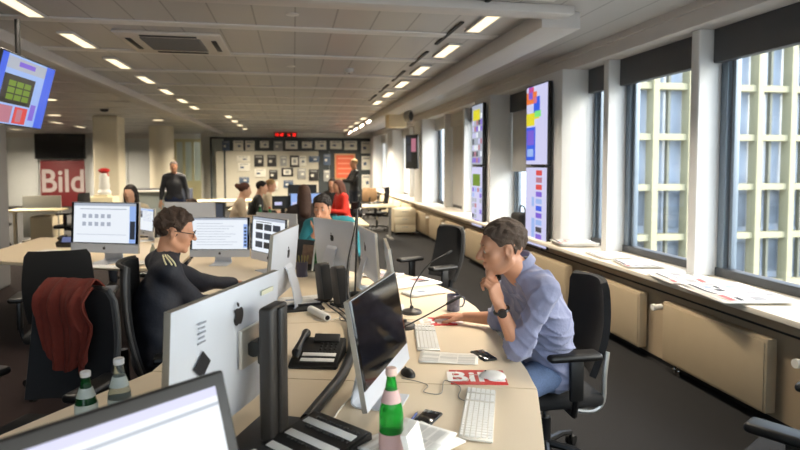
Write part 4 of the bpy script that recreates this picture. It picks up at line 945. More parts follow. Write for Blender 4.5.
# gooseneck microphones
def mic(label,base,pts,tipl,r=.004):
    t=thing('microphone',label,'microphone',(base[0],base[1],.74)); b0=Vector((base[0],base[1],.74))
    m=MB(); m.lathe([(.062,0),(.064,.006),(.055,.018),(.03,.026),(.012,.030),(.010,.045)],n=28); m.build('microphone_base',mat('mic_base',(66,62,58),.35,.3),t)
    P_=[Vector((0,0,.03))]+[Vector(p)-b0 for p in pts]; m=MB(); m.tube(smooth_path(P_,8),r,8); m.build('gooseneck',BLK,t)
    d=(P_[-1]-P_[-2]).normalized(); m=MB(); m.tube([P_[-1]-d*.01,P_[-1],P_[-1]+d*tipl,P_[-1]+d*(tipl+.008)],[r,.0085,.0085,.004],10); m.build('microphone_capsule',BLKM,t)
mic('gooseneck desk microphone arching up in front of the mesh chair',(.70,3.42),[(.695,3.42,.86),(.74,3.43,.95),(.83,3.46,1.04),(.94,3.5,1.085)],.035)
mic('gooseneck desk microphone slanting across in front of the mug',(.60,3.12),[(.56,3.0,.775),(.70,3.03,.825),(.83,3.07,.875)],.09)
# cable sleeve and pole
t=thing('cable_pole','black pole with a clamp head rising behind the desk computers','pole',(.41,3.95,.74)); m=MB(); m.lathe([(.05,0),(.05,.02),(.015,.03)],n=20); m.build('pole_foot',BLK,t); m=MB(); m.cyl((0,0,.02),(.02,.02,.56),.007); m.build('pole_rod',BLK,t); m=MB(); m.box((.02,.02,.58),(.06,.022,.022),(0,.3,.4),.005); m.cyl((.02,.02,.56),(.03,.0,.65),.009); m.build('clamp_head',BLKM,t); m=MB(); m.ball((.035,-.01,.60),.011,8); m.build('clamp_knob',CHR,t)
cable('thick black cable sleeve winding from the pole over the desk',[(.425,3.93,1.34),(.39,3.75,1.22),(.33,3.55,1.05),(.31,3.42,.92),(.31,3.26,.80),(.295,3.05,.764),(.28,2.85,.764),(.25,2.62,.764),(.19,2.38,.764),(.13,2.22,.764),(.07,2.07,.764),(.035,1.98,.764)],[.007,.008,.009,.011,.016,.021,.022,.022,.022,.022,.022,.022],mat('sleeve_black',(11,11,11),.4),'cable','cable_sleeve',n=12)
WC=mat('cable_white',(214,206,192),.5); GC=mat('cable_grey',(130,128,122),.5)
def oncable(label,pts,mt,r=.0028): return cable(label,[(x,y,.7435) for x,y in pts],r,mt)
oncable('thin white cable running beside the cable sleeve',[(.36,2.75),(.34,2.52),(.26,2.30),(.17,2.12),(.10,1.97),(-.02,1.92),(-.14,1.80),(-.28,1.66)],WC,.0032)
oncable('thin grey cable looping across the seam to the keyboard',[(.44,2.36),(.50,2.31),(.53,2.26),(.50,2.20),(.56,2.17),(.60,2.28),(.62,2.30),(.655,2.22),(.62,2.12),(.66,2.05)],GC,.0016)
oncable('thin white mouse cord on the red pad',[(.69,2.40),(.66,2.34),(.70,2.28),(.74,2.34),(.79,2.33)],WC,.0018)
oncable('twisted green and black cable from the desk phone',[(.18,2.70),(.24,2.74),(.30,2.72),(.36,2.78)],mat('cable_teal',(70,120,104),.5),.0028)
rnd=random.Random(3)
for i in range(7):
    x0,y0=.02+rnd.random()*.28,3.35+rnd.random()*.8; p=[(x0,y0)]
    for k in range(5): x0+=rnd.uniform(-.02,.12)*(1 if k%2 else .6); y0+=rnd.uniform(-.16,.07); p.append((max(-.02,min(x0,.42)),y0))
    o=oncable(['white cable in the tangle between the desk computers','grey cable in the tangle between the desk computers'][i%2] ,p,WC if i%2==0 else GC,.003); o['group']='tangled cables between the computers'
for i in range(5):
    x0=.27+.03*i; o=cable('black cable in the bundle beside the sleeve',[(x0-.1,4.0-.1*i,.744),(x0-.06,3.7,.744+.006*i),(x0,3.45,.744),(x0+.03,3.2,.744),(x0+.02,2.95-.05*i,.744)],.0042,BLK); o['group']='black cables beside the sleeve'
oncable('black cable crossing from the sleeve to the screen stand',[(.33,2.52),(.36,2.50),(.40,2.47)],BLK,.0025)
# two upright dark slabs (speakers)
for i,(x,y,a,lb) in enumerate([(.205,3.80,-14,'upright dark speaker left of its twin, behind the cable sleeve'),(.30,3.66,-14,'upright dark speaker right of its twin, behind the cable sleeve')]):
    t=thing('desk_speaker',lb,'speaker',(x,y,.74),R(28),'pair of upright dark desk speakers'); m=MB(); m.box((0,.035,.13),(.085,.075,.25),(R(-12),0,0),.018,4); m.build('speaker_box',mat('speaker_grey',(64,58,52),.6),t)
    m=MB(); m.box((0,-.007,.135),(.07,.006,.22),(R(-12),0,0),.003); m.build('speaker_grille',BLKM,t); m=MB(); m.box((0,.035,.006),(.09,.10,.012),None,.004); m.build('speaker_foot',BLK,t)
# rolled paper tube, pen cup, green bottle, books
t=thing('white_tube','short white tube lying on the desk before the speakers','tube',(.14,3.43,.74),R(-68)); m=MB(); m.cyl((-.12,0,.022),(.12,0,.022),.022,n=20); m.build('tube_shell',PAPER,t); m=MB(); m.cyl((.119,0,.022),(.1215,0,.022),.014,n=16); m.build('tube_opening',BLKM,t)
newspaper('sheets lying under the stand of the middle computer',.06,3.86,.74,15,.30,.21,3,21,'paper','paper_stack',thick=.002,red=False,dark=.2)
t=thing('desk_tray','dark shallow tray on the desk behind the phone','tray',(.05,3.62,.74),R(10)); m=MB(); m.box((0,0,.006),(.26,.10,.012),None,.004); m.box((0,.045,.016),(.26,.01,.02)); m.build('tray_body',BLKM,t)
t=thing('pen_holder','dark mesh pen holder between the two silver computers','pen holder',(.06,4.72,.74)); m=MB(); m.lathe([(.045,0),(.048,.12),(.044,.12),(.041,.006),(.001,.006)],n=20); m.build('holder_cup',mat('holder_purple',(62,58,74),.5),t,sharp=60)
m=MB()
for a in range(5): m.cyl((.01*a-.02,.01*(a%2),.02),(.025*a-.05,.02*(a%3)-.02,.17),.004,n=6)
m.build('pens',mat('pen_mix',(130,120,60),.4),t)
t=thing('picture_frame','dark open folder standing behind the middle computer','folder',(.10,5.0,.74),R(-40))
m=MB(); m.box((0,0,.13),(.22,.02,.26),(R(-12),0,0),.004); m.build('folder_cover',BLKM,t); m=MB(); m.box((.03,-.014,.14),(.12,.004,.16),(R(-12),0,0)); m.build('folder_picture',mat('folder_brown',(110,84,64),.6,noise=.8,nscale=30),t); m=MB(); m.box((.10,-.02,.13),(.012,.012,.25),(R(-12),0,0)); m.build('folder_spine',PAPER,t)
bottle('green plastic bottle standing behind the middle computer',.20,4.92,mat('green_pet',(40,140,70),.2,trans=.5),.24,.033,CAPW,None)
bottle('small green bottle near the hand of the man in black',-.33,3.95,mat('green_pet2',(36,120,56),.2,trans=.4),.13,.03,CAPW,None)
t=thing('network_box','small white box with buttons at the bottom edge, left of the phone','device',(-.16,1.70,.74),R(35)); m=MB(); m.box((0,0,.018),(.16,.10,.036),None,.006); m.build('device_case',WPL,t); m=MB()
for i in range(4):
    for j in range(2): m.lathe([(.006,0),(.005,.003)],(.01+.018*i,-.012+.022*j,.036),10)
m.build('device_buttons',BLK,t); m=MB(); m.box((-.045,.01,.037),(.05,.06,.004),None,.001); m.build('device_screen',mat('lcd_blue',(70,84,130),.2),t)
# left desk clutter
t=thing('book','closed red book near the left desk edge','book',(-1.16,5.52,.74),R(25)); m=MB(); m.box((0,0,.012),(.16,.11,.022),None,.002); m.build('book_cover',RED,t); m=MB(); m.box((.003,-.003,.012),(.158,.108,.016)); m.build('book_pages',PAPER,t)
newspaper('white papers at the foot of the big lit computer',-1.42,5.56,.74,10,.30,.21,2,31,'paper','paper_stack',red=False,dark=.2)
newspaper('papers on the left end of the wooden-topped desk',-2.45,6.45,.74,-20,.32,.22,2,33,'paper','paper_stack',red=False,dark=.1)
t=thing('desk_phone','black phone with a lit display at the left desk end','telephone',(-2.42,6.95,.74),R(-10)); m=MB(); m.box((0,0,.045),(.26,.20,.07),(R(14),0,0),.01); m.build('phone_body',BLK,t); m=MB(); m.box((0,-.09,.085),(.12,.01,.06),(R(-30),0,0),.002); m.build('phone_display',glow('lcd_lilac',(130,140,190),.6),t)
m=MB(); m.tube([(-.11,-.06,.09),(-.11,.0,.11),(-.11,.07,.10)],[.02,.013,.02],10); m.build('handset',BLK,t)
bottle('small clear bottle at the right foot of the big lit computer',-1.30,5.72,CLEARG,.17,.028,CAPW,None)
# ---------- chairs ----------
office_chair('office_chair','black office chair with silver struts carrying the man in the blue shirt',1.35,2.93,180,strut=SILV,back_h=.50,back_w=.44)
ch=office_chair('office_chair','black office chair with a rust-red jacket over its back',-1.12,2.72,250,back_h=.52,back_w=.46,frame=True,backm=MESHF)
office_chair('office_chair','black high-backed chair behind the one with the jacket',-1.66,4.62,100,back_h=.52,back_w=.45,arms=True,seat_h=.47)
office_chair('office_chair','black mesh chair holding the man in the black jacket',-.575,3.27,8,back_h=.60,back_w=.46,backm=MESHF,frame=True)
office_chair('office_chair','empty black mesh chair at the right of the desk, before the aisle',1.24,5.42,200,back_h=.50,back_w=.47,backm=MESHF,frame=True,recline=13)
office_chair('office_chair','small black chair far off before the cream cabinets',2.05,14.4,160,back_h=.56)
office_chair('office_chair','tan chair beside the standing person in black at the back',2.25,17.6,90,back_h=.42,backm=mat('tan_fabric',(150,120,88),.9))
office_chair('office_chair','dark chair at the far left desk, left end',-5.95,12.9,0)
office_chair('office_chair','dark chair at the far left desk, right end',-4.35,12.5,170)
t=office_chair('office_chair','dark chair cut off at the lower right picture corner',1.95,1.86,120)
# jacket over chair back
root=thing('jacket','rust-red jacket draped over the back of a black chair','jacket',(-1.12,2.72,0),R(160))
RUST=mat('rust_knit',(106,36,22),.9,noise=.25,nscale=60,bump=.5,bscale=250)
sh=.47;bh=.52
def drape(u,v):
    x=-.02+(u-.5)*(.27-.07*abs(v-.35)) ; x+=.012*math.sin(7*v+3*u)
    L=(v-.33)*.62       # negative: behind, positive: front side
    top=sh+.06+bh+.022; yb=-.24-bh*math.sin(R(8))
    fold_=.012*math.sin(u*19+2.2*v)+.008*math.sin(u*33+4*v)
    k=4*((u*1.0-.5)**2)
    if L<0: z=top+L*.97; y=yb-.035-.004-fold_-.0
    else: z=top-L*.97*(1-.25*(k)); y=yb+.065+.10*(L)*.35+.028+fold_+.02*math.sin(PI*min(1,L/.2))
    t_=max(-1,min(1,L/.05)); 
    if abs(L)<.05: y=(yb-.039)*(1-t_)/2+(yb+.095)*(1+t_)/2+fold_*.6; z=top-.0+.022*math.cos(t_*PI/2)-abs(L)*.5
    return Vector((-x,y,z))
m=MB(); m.grid(drape,44,60,.007); m.build('jacket_body',RUST,root)
def drape2(u,v):
    p=drape(.72+.25*u,.36+.64*v); return p+Vector((-.03-.02*v,.022+.012*math.sin(9*v),-.015))
m=MB(); m.grid(drape2,14,40,.007); m.build('jacket_sleeve',RUST,root)
# ---------- screens on the columns ----------
def tv(label,loc,heading,W,H,rects,tilt=0,bez=.012,cable_=False,name='wall_screen',cat='screen',depth=.055,post=0):
    t=thing(name,label,cat,loc,R(heading)); T=RX(-tilt) if tilt else Matrix.Identity(4)
    m=MB(); m.box((0,depth/2,0),(W,depth,H),None,.006); o=m.build('screen_casing',BLK,t); o.matrix_local=T
    m=MB(); layout(m,(-W/2+bez,-.0006,-H/2+bez),(1,0,0),(0,0,1),(0,-1,0),rects(W-2*bez,H-2*bez)); o=m.build('display',None,t,sharp=None); o.matrix_local=T
    if post: m=MB(); m.cyl((0,depth*.5,H*.2),(0,depth*.5,post),.02); m.box((0,depth+.0,H*.05),(.2,.03,.2)); m.build('ceiling_mount',BLK,t)
    else: m=MB(); m.box((0,depth+.01,0),(.25,.03,.3)); m.box((W*.2,depth*.6,-H/2-.012),(.04,.02,.02)); m.build('wall_bracket',BLK,t)
    return t
def sc1(w,h): return [(0,0,w,h,G_P,1),(0,h*.78,w*.5,h*.93,G_O,2),(w*.1,h*.84,w*.3,h,G_V,3),(0,h*.58,w*.62,h*.66,G_Y,2),(0,h*.5,w*.40,h*.60,G_Y,3),(w*.4,h*.60,w*.7,h*.68,G_T,3),(w*.35,h*.66,w*.65,h*.86,G_B,2),(0,h*.05,w*.45,h*.48,G_B,2),(w*.05,h*.25,w*.38,h*.44,G_V,3),(w*.05,h*.10,w*.35,h*.2,G_LB,3),(w*.78,h*.0,w*.98,h,G_P,2),(w*.1,h*.93,w*.35,h*.99,G_R,3)]
def sc2(w,h): return [(0,0,w,h,G_P,1)]+[(w*.5,h*(.90-.09*i),w*.78,h*(.965-.09*i),[G_R,G_PK,G_R,G_V,G_LB,G_B,G_V,G_LB,G_D,G_V][i],2) for i in range(10)]+[(w*.3,h*.1,w*.45,h*.35,G_LB,2),(w*.3,h*.5,w*.42,h*.62,G_LB,2)]
def sc3(w,h):
    r=random.Random(5); q=[(0,0,w,h,G_G,1),(w*.1,h*.72,w*.75,h*.92,G_Y,2)]
    for i in range(5):
        for j in range(9):
            if .7<j/9<.95 and i<4: continue
            q.append((w*(.04+.19*i),h*(.03+.105*j),w*(.20+.19*i),h*(.115+.105*j),r.choice([G_PK,G_G,G_D,G_W,G_V,G_P]),3))
    return q
tv('upper large portrait screen with blue, yellow and orange blocks',(2.91,6.66,2.125),90+180,.64,.98,sc1)
tv('lower large portrait screen, mostly white page',(2.91,6.66,1.13),270,.64,.98,sc2)
tv('upper smaller portrait screen farther along the window wall',(2.91,8.98,2.125),270,.56,.98,sc3)
def sc4(w,h): 
    r=random.Random(8);q=[(0,0,w,h,G_P,1),(w*.1,h*.68,w*.8,h*.88,G_GR,2)]
    for i in range(4):
        for j in range(7): q.append((w*(.05+.24*i),h*(.04+.09*j),w*(.24+.24*i),h*(.11+.09*j),r.choice([G_V,G_G,G_D,G_P,G_PK,G_LB]),3))
    return q
tv('lower smaller portrait screen farther along the window wall',(2.91,8.98,1.13),270,.56,.98,sc4)
tv('small dark screen on the far white column',(2.74,13.45,1.95),298,.44,.80,lambda w,h:[(0,0,w,h,G_K,1),(w*.1,h*.2,w*.5,h*.7,G_D,2),(w*.5,h*.5,w*.9,h*.9,G_PK,2),(w*.1,h*.75,w*.4,h*.95,G_D,3)])
def sc5(w,h):
    q=[(0,0,w,h,G_B,1),(w*.10,0,w*.82,h,G_LB,2),(w*.10,h*.80,w*.82,h*.97,G_G,3),(w*.3,h*.86,w*.6,h*.93,G_V,4),(w*.1,h*.30,w*.66,h*.72,G_K,3)]
    for i in range(3):
        for j in range(3): q.append((w*(.20+.14*i),h*(.36+.10*j),w*(.32+.14*i),h*(.44+.10*j),G_GR,4))
    q+=[(w*.10,h*.02,w*.36,h*.27,G_PK,3),(w*.40,h*.02,w*.64,h*.27,G_R,3),(w*.68,h*.1,w*.78,h*.35,G_V,3),(w*.45,h*.05,w*.55,h*.24,G_PK,4)]
    return q
tv('blue web page screen hanging from the ceiling at the upper left',(-2.19,5.32,2.234),90,.98,.57,sc5,tilt=-14.5,post=.60,depth=.07)
# black projection screen and banner
t=thing('projection_screen','black flat screen hung above the red banner','screen',(-8.95,24.72,2.36)); m=MB(); m.box((0,0,0),(1.82,.08,.98),None,.02); m.build('screen_casing',BLKM,t); m=MB(); m.box((0,-.042,0),(1.74,.004,.90)); m.build('display',SCRB,t)
t=thing('banner','tall red banner with white lettering against the back cabinets','banner',(-8.90,24.78,.91)); m=MB(); m.box((0,0,0),(1.60,.04,1.80),None,.01); m.build('banner_panel',mat('banner_red',(98,20,24),.6),t)
text_part('masthead','Bild',1.25,mat('banner_print',(160,150,148),.6),t,Matrix.Translation((0,-.024,.06))@RX(90),.022,.86)
# ---------- window sill ----------
newspaper('stack of newspapers on the sill behind the lower large screen',3.09,6.0,.741,80,.34,.42,4,41,thick=.009)
newspaper('newspaper on the sill left of the round white mullion',3.06,5.22,.741,85,.42,.33,2,42,thick=.005)
newspaper('newspaper with dark pictures on the sill by the middle window',3.05,4.72,.741,78,.40,.34,2,43,dark=.8,thick=.005)
newspaper('newspaper lying below the near mullion',2.99,4.05,.741,82,.42,.36,3,44,thick=.004,droop=0)
newspaper('open newspaper hanging over the sill edge nearest the camera',2.97,3.50,.741,82,.58,.44,4,45,thick=.004,open_=True,dark=.7)
t=thing('ledge_bag','dark bag standing on the sill behind the man in the blue shirt','bag',(3.02,7.35,.74)); m=MB(); m.box((0,0,.13),(.22,.34,.26),None,.05,4); m.build('bag_body',BLKM,t); m=MB(); m.tube(smooth_path([(0,-.1,.24),(0,-.06,.34),(0,.06,.34),(0,.1,.24)],6),.012); m.build('bag_handle',BLK,t)
m=MB(); 
t=thing('wall_socket','white wall socket unit low beside the radiators','socket',(2.87,3.90,0)) if False else None
# projector
t=thing('projector','cream box with a round fan hanging below the ceiling at the far right','projector',(2.32,13.0,2.69)); m=MB(); m.box((-.03,0,0),(.42,.42,.42),None,.03,3); m.build('projector_housing',mat('cream_box',(244,226,188),.5),t)
m=MB(); m.cyl((.18,-.16,.04),(.27,-.23,.04),.13,.14,24); m.build('fan_ring',SILV,t); m=MB(); m.cyl((.265,-.226,.04),(.275,-.234,.04),.10,n=24); m.build('fan_grille',DGR,t)
# drawer pedestal far
t=thing('drawer_unit','white rolling drawer unit at the end of the window wall','drawer unit',(2.56,13.6,0),R(0)); m=MB(); m.box((0,0,.34),(.52,.60,.56),None,.015); m.build('cabinet_body',CABW,t)
for k in range(3): m=MB(); m.box((-.0,-.305,.15+.18*k),(.50,.02,.165),None,.004); d=m.build('drawer',CABW,t); m=MB(); m.box((0,-.32,.19+.18*k),(.14,.012,.012)); m.build('drawer_handle',SILV,d)
for q in(-1,1):
    for r_ in(-1,1): m=MB(); m.cyl((q*.2,r_*.22-.012,.03),(q*.2,r_*.22+.012,.03),.03,n=12); m.cyl((q*.2,r_*.22,.03),(q*.2,r_*.22,.065),.008); m.build('caster',BLK,t)
# pedestal with ornament before the square pillar
t=thing('display_pedestal','cream pedestal box in front of the square pillar','pedestal',(-4.40,14.6,0)); m=MB(); m.box((0,0,.45),(.58,.5,.90),None,.01); m.box((0,0,.92),(.30,.3,.06)); m.build('pedestal_box',mat('pedestal_cream',(226,214,178),.5),t)
t=thing('ornament','white ornament with a red top standing on the cream pedestal','ornament',(-4.36,14.6,.95)); m=MB(); m.lathe([(.14,0),(.15,.05),(.11,.12),(.12,.2),(.10,.30),(.11,.42),(.07,.5)],n=24); m.build('ornament_body',WHITE,t); m=MB(); m.ball((0,0,.56),.10,10,rad=(.13,.11,.06)); m.cyl((.05,0,.5),(.10,-.02,.42),.035,.02); m.build('ornament_top',RED,t)
t=thing('reception_table','pale counter right of the pedestal','counter',(-3.55,15.5,0)); m=MB(); m.box((0,0,.98),(.95,.5,.04),None,.01); m.build('counter_top',WHITE,t); m=MB(); m.box((0,.05,.48),(.86,.36,.96)); m.build('counter_body',mat('counter_grey',(150,156,152),.5),t)
# far left office
FD=mat('far_desk',(206,190,150),.5)
def fardesk(label,x,y,w,d,name='desk'):
    t=thing(name,label,'desk',(x,y,0)); m=MB(); m.box((0,0,.725),(w,d,.03),None,.004); m.build('tabletop',FD,t)
    for q in(-1,1): m=MB(); m.box((q*(w/2-.08),0,.355),(.05,.06,.71)); m.box((q*(w/2-.08),0,.015),(.06,d*.8,.03)); m.build('leg',SILV,t)
fardesk('far left desk before the grey divider',-5.15,12.9,.95,.7); 
t=thing('desk_divider','grey divider panel behind the far left desk','divider',(-5.25,13.45,0)); m=MB(); m.box((0,0,.55),(.75,.04,.88),None,.01); m.build('divider_panel',mat('divider_grey',(142,142,136),.8),t); m=MB(); [m.box((q*.3,0,.03),(.05,.4,.06)) for q in(-1,1)]; m.build('divider_foot',SILV,t)
t=thing('drawer_unit','cream drawer unit beneath the far left desk','drawer unit',(-4.95,12.9,0)); m=MB(); m.box((0,0,.33),(.42,.55,.56),None,.01); m.build('cabinet_body',CABW,t)
for k in range(3): m=MB(); m.box((0,-.28,.13+.18*k),(.40,.015,.165)); m.build('drawer',CABW,t)
m=MB(); m.box((-6.1,11.6,.30),(.42,.55,.60),None,.01); tag(m.build('storage_box',CABW),'cream low box left of the far left desk','box')
m=MB(); m.box((-3.6,16.6,.5),(1.7,.5,1.0),None,.01); tag(m.build('low_cabinet',mat('navy_cabinet',(44,50,66),.6)),'dark blue low cabinet behind the big lit computer','cabinet')
m=MB(); m.box((-1.5,23.7,.6),(2.6,.3,1.2),None,.01); tag(m.build('low_cabinet',CABW),'pale cabinet behind the pinboard partition','cabinet')
# background working rows
fardesk('first desk row behind the teal jacket man, under the blue-lit monitor',.27,9.3,1.7,1.2); fardesk('second desk row before the pinboard partition',-.45,12.5,1.7,1.0); fardesk('desk row at the far right before the standing person',1.4,12.8,1.6,.9)
fardesk('desk row far back on the left of the partition',-1.7,15.4,1.8,.9)
def bgmon(label,x,y,ang,lit,W=.55,name='monitor'):
    t=thing(name,label,'monitor',(x,y,.74),R(ang)); m=MB(); m.box((0,0,.30),(W,.04,W*.62),None,.008); m.build('monitor_casing',BLKM,t)
    m=MB(); layout(m,(-W/2+.015,-.021,.30-W*.31+.015),(1,0,0),(0,0,1),(0,-1,0),[(0,0,W-.03,W*.62-.03,lit,1),(.02,.05,W*.4,W*.3,G_P,2)]); m.build('display',None,t,sharp=None)
    m=MB(); m.box((0,.02,.10),(.06,.03,.2)); m.box((0,.0,.006),(.22,.16,.012)); m.build('monitor_stand',BLKM,t)
bgmon('blue-lit monitor behind the head of the woman with long hair',.20,9.35,0,G_LB,.52)
bgmon('dark monitor between the seated group and the blue-lit one',-.17,9.45,10,G_K,.34); bgmon('dark monitor farther back near the pale-faced person',.18,12.4,0,G_K,.6); bgmon('dark monitor left of the lilac-topped head',-1.05,7.2,-15,G_D,.5)
bottle('green bottle on the desk row behind the teal jacket man',-.50,8.95,mat('green_pet',(40,140,70),.2),.30,.04,CAPW,None)
bottle('second green bottle beside it, closer to the dark monitor',-.36,9.0,mat('green_pet',(40,140,70),.2),.26,.038,mat('cap_red',(190,40,40),.5),None)
# ---------- people ----------
HB=mat('hair_brown',(66,48,36),.75,noise=.6,nscale=60,bump=.6,bscale=140); HK=mat('hair_dark',(34,26,22),.7,noise=.5,nscale=60,bump=.5,bscale=140); HBL=mat('hair_blond',(170,136,90),.7,noise=.3); HA=mat('hair_auburn',(92,52,36),.7,noise=.3); HG=mat('hair_grey_brown',(84,68,56),.8,noise=.5,nscale=60,bump=.5,bscale=140)
SHIRT=mat('blue_grey_cotton',(138,141,168),.85,noise=.1,nscale=14,bump=.25,bscale=60,sheen=.2)
JEAN=mat('blue_denim',(78,96,128),.9,noise=.35,nscale=120,bump=.3,bscale=200)
J=dict(pelvis=(1.31,2.86,.575),chest=(1.225,2.72,.88),neck=(1.055,2.585,1.155),head=(.945,2.535,1.258),sl=(1.125,2.44,1.060),sr=(1.10,2.79,1.065),
  el=(1.01,2.50,.800),wl=(.912,2.485,1.010),er=(1.10,2.985,.80),wr=(.945,3.12,.782),
  kl=(.92,2.50,.56),kr=(.92,2.74,.56),al=(1.02,2.48,.10),ar=(1.00,2.78,.10),tl=(.88,2.47,.042),tr=(.86,2.78,.042),
  face=(-1,.10,-.14),hs=1.08,wl_d=(-.26,-.0,.95),wl_n=(-.45,.75,-.2),side_l=-1,wr_d=(-.80,.60,-.02),wr_n=(.05,.05,-1),side_r=1,belly=1.08,hem=.03,gaze=(0,1,-.35),
  hand_l=((.85,1.0,1.05,1.05),(.7,.55,.4)),hand_r=((.12,.18,.2,.25),(.7,.6,.15)),tuft=.004,bulk=1.15,crease=.009)
man,J=figure('man in a blue-grey shirt with chin on hand, leaning at desk',J,SHIRT,HG,'short',vox=.0048,bottom=JEAN,sleeve=.12,collar=True,fold=.008,eyes=True,clvox=.007)
o_=Vector(J['_o'])
# wrist watch
m=MB(); a=Vector(J['wl'])-o_; e=Vector(J['el'])-o_; d=(a-e).normalized(); c=a-d*.035; u_=d.orthogonal().normalized(); w_=d.cross(u_)
ring=[c+(u_*math.cos(t)+w_*math.sin(t))*.033 for t in [k*PI/10 for k in range(21)]]; m.tube(ring,.0075,8,False); vd=Vector((-.35,-.92,.1)); vd=(vd-d*vd.dot(d)).normalized(); m.cyl(c+vd*.028,c+vd*.043,.021,.020,20); m.build('wristwatch',mat('watch_black',(30,30,34),.25),man)
# collar
m=MB(); n0=Vector(J['neck'])-o_; hdv=(Vector(J['head'])-Vector(J['neck'])).normalized()
def colr(u,v):
    a=2*PI*u; x=Vector((1,0,.55)).normalized(); y=Vector((0,1,0)); r=.072+.012*(1-v)
    up=Vector((-.45,-.1,.88)).normalized(); xx=(Vector((1,0,0))-up*up.x).normalized(); yy=up.cross(xx)
    return n0+Vector((-.010,-.005,.012))+up*(.0+.040*v)+xx*math.cos(a)*r*1.0+yy*math.sin(a)*r*1.02
m.grid(colr,28,3,.004); m.build('shirt_collar',SHIRT,man)
# man in black
JK=mat('black_tracksuit',(30,32,42),.7,bump=.2,bscale=50,noise=.2)
J=dict(pelvis=(-.76,3.35,.575),chest=(-.745,3.37,.87),neck=(-.705,3.42,1.135),head=(-.655,3.43,1.268),sl=(-.79,3.58,1.075),sr=(-.66,3.25,1.065),
  el=(-.58,3.84,.89),wl=(-.40,4.03,.84),er=(-.55,3.44,.845),wr=(-.46,3.69,.795),kl=(-.62,3.62,.56),kr=(-.52,3.42,.56),al=(-.60,3.62,.10),ar=(-.56,3.40,.10),tl=(-.46,3.66,.042),tr=(-.42,3.44,.042),
  face=(1,.12,-.22),hs=1.0,wl_d=(.6,.8,-.1),wl_n=(0,0,-1),wr_d=(.5,.85,-.1),wr_n=(0,0,-1),side_r=-1,side_l=1,hem=.12,tuft=.009,hx=.007)
J['side_r']=1;J['side_l']=-1
mb,J=figure('man in black jacket with pale shoulder stripes and glasses',J,JK,HB,'short',vox=.008,sleeve=1.0,collar=True,fold=.006,clvox=.008,topname='jacket')
glasses(J,mb,BLK)
top=[c for c in mb.children if c.name.startswith('jacket')][0]
bv=BVHTree.FromPolygons([v.co.copy() for v in top.data.vertices],[tuple(p.vertices) for p in top.data.polygons]); o_=Vector(J['_o'])
STR=mat('pale_yellow_trim',(238,230,188),.6)
n0=Vector(J['neck'])-o_;s0=Vector(J['sr'])-o_;e0=Vector(J['er'])-o_
for k in range(3):
    off=Vector((-.035+.024*k,-.02,.0)); pts=[]
    for q in range(14):
        t_=q/13; base_=(n0*.7+s0*.3)*(1-t_)+(s0*.72+e0*.28)*t_; p=base_+Vector((0,-.06,.10))+off
        h=bv.find_nearest(p)
        if h[0]: pts.append(h[0]+h[1]*.002)
    m=MB(); m.tube(pts,.0042,6); m.build('shoulder_stripe',STR,mb)
# teal man behind the lilac computer
TEAL=mat('teal_fleece',(40,122,132),.9,noise=.1)
J=seated(.36,5.66,255,lean=12); J.update(head=(.262,5.50,1.235),neck=(.31,5.62,1.08),face=(-.35,-1,-.18),el=(.10,5.42,.80),wl=(.20,5.33,1.03),wl_d=(.25,-.0,.9),wl_n=(-.1,.9,.1),hx=.006,tuft=.008,hand_l=((.5,.6,.7,.8),(.7,.5,.3)))
J['sl'],J['sr']=(.53,5.60,1.08),(.14,5.66,1.06); J['er'],J['wr']=(.06,5.46,.82),(.205,5.36,1.02); J['el'],J['wl']=(.60,5.40,.84),(.45,5.20,.80); J['wr_d']=(.25,.1,.9); J['wr_n']=(.0,.9,.1); J['wl_d']=(-.8,-.5,0); J['wl_n']=(0,0,-1)
figure('man in a teal jacket resting his face on his hand',J,TEAL,HK,'short',vox=.011,fold=.004,sleeve=.75,collar=True,eyes=True)
office_chair('office_chair','black chair under the man in the teal jacket',.38,5.68,255,back_h=.35)
# woman peeking over big lit computer
J=seated(-2.17,8.50,262,lean=6); J['neck']=tuple(np.array(J['neck'])+[0,0,.0]); 
figure('dark-haired person half hidden behind the big lit computer',J,mat('cream_top',(180,166,140),.9),HK,'long',vox=.015,skin=SKINW)
office_chair('office_chair','black chair under the person behind the big lit computer',-2.17,8.50,262,back_h=.4,arms=False)
def bgp(label,x,y,f,topc,hair,style,lean=6,z=.50,**k):
    J=seated(x,y,f,z=z,lean=lean); J.update(k.pop('J',{}))
    figure(label,J,topc,hair,style,vox=.018,fold=.003,skin=SKINW,**k)
    office_chair('office_chair','black chair under the %s'%label.split(',')[0],x,y,f,back_h=.40,arms=False,group=None)
bgp('woman in a beige top with her hair tied, in profile',-.93,9.45,10,mat('beige_knit',(196,176,150),.9),HA,'bun',12)
bgp('person in a black top, second of the seated group',-.72,10.5,0,BLKM,HK,'short',12)
bgp('fair-haired person in a cream top, third of the seated group',-.55,11.3,0,mat('cream_shirt',(206,188,158),.9),HBL,'short',8)
bgp('woman with long dark hair seen from behind, before the blue-lit monitor',.14,7.75,95,mat('dark_brown_top',(52,42,38),.9),mat('hair_deep_brown',(74,50,38),.7,noise=.4),'long',2)
bgp('person with dark hair in a bright red top',.95,10.9,200,mat('red_knit',(222,50,34),.8),HA,'long',10)
bgp('pale-faced person in black with a raised hand',.80,12.0-.1,250,BLKM,HK,'long',4)
bgp('person in a pinkish-grey top bending low, behind the white computer backs',-1.27,8.35,262,mat('pink_grey',(170,140,136),.9),HB,'short',30,z=.42)
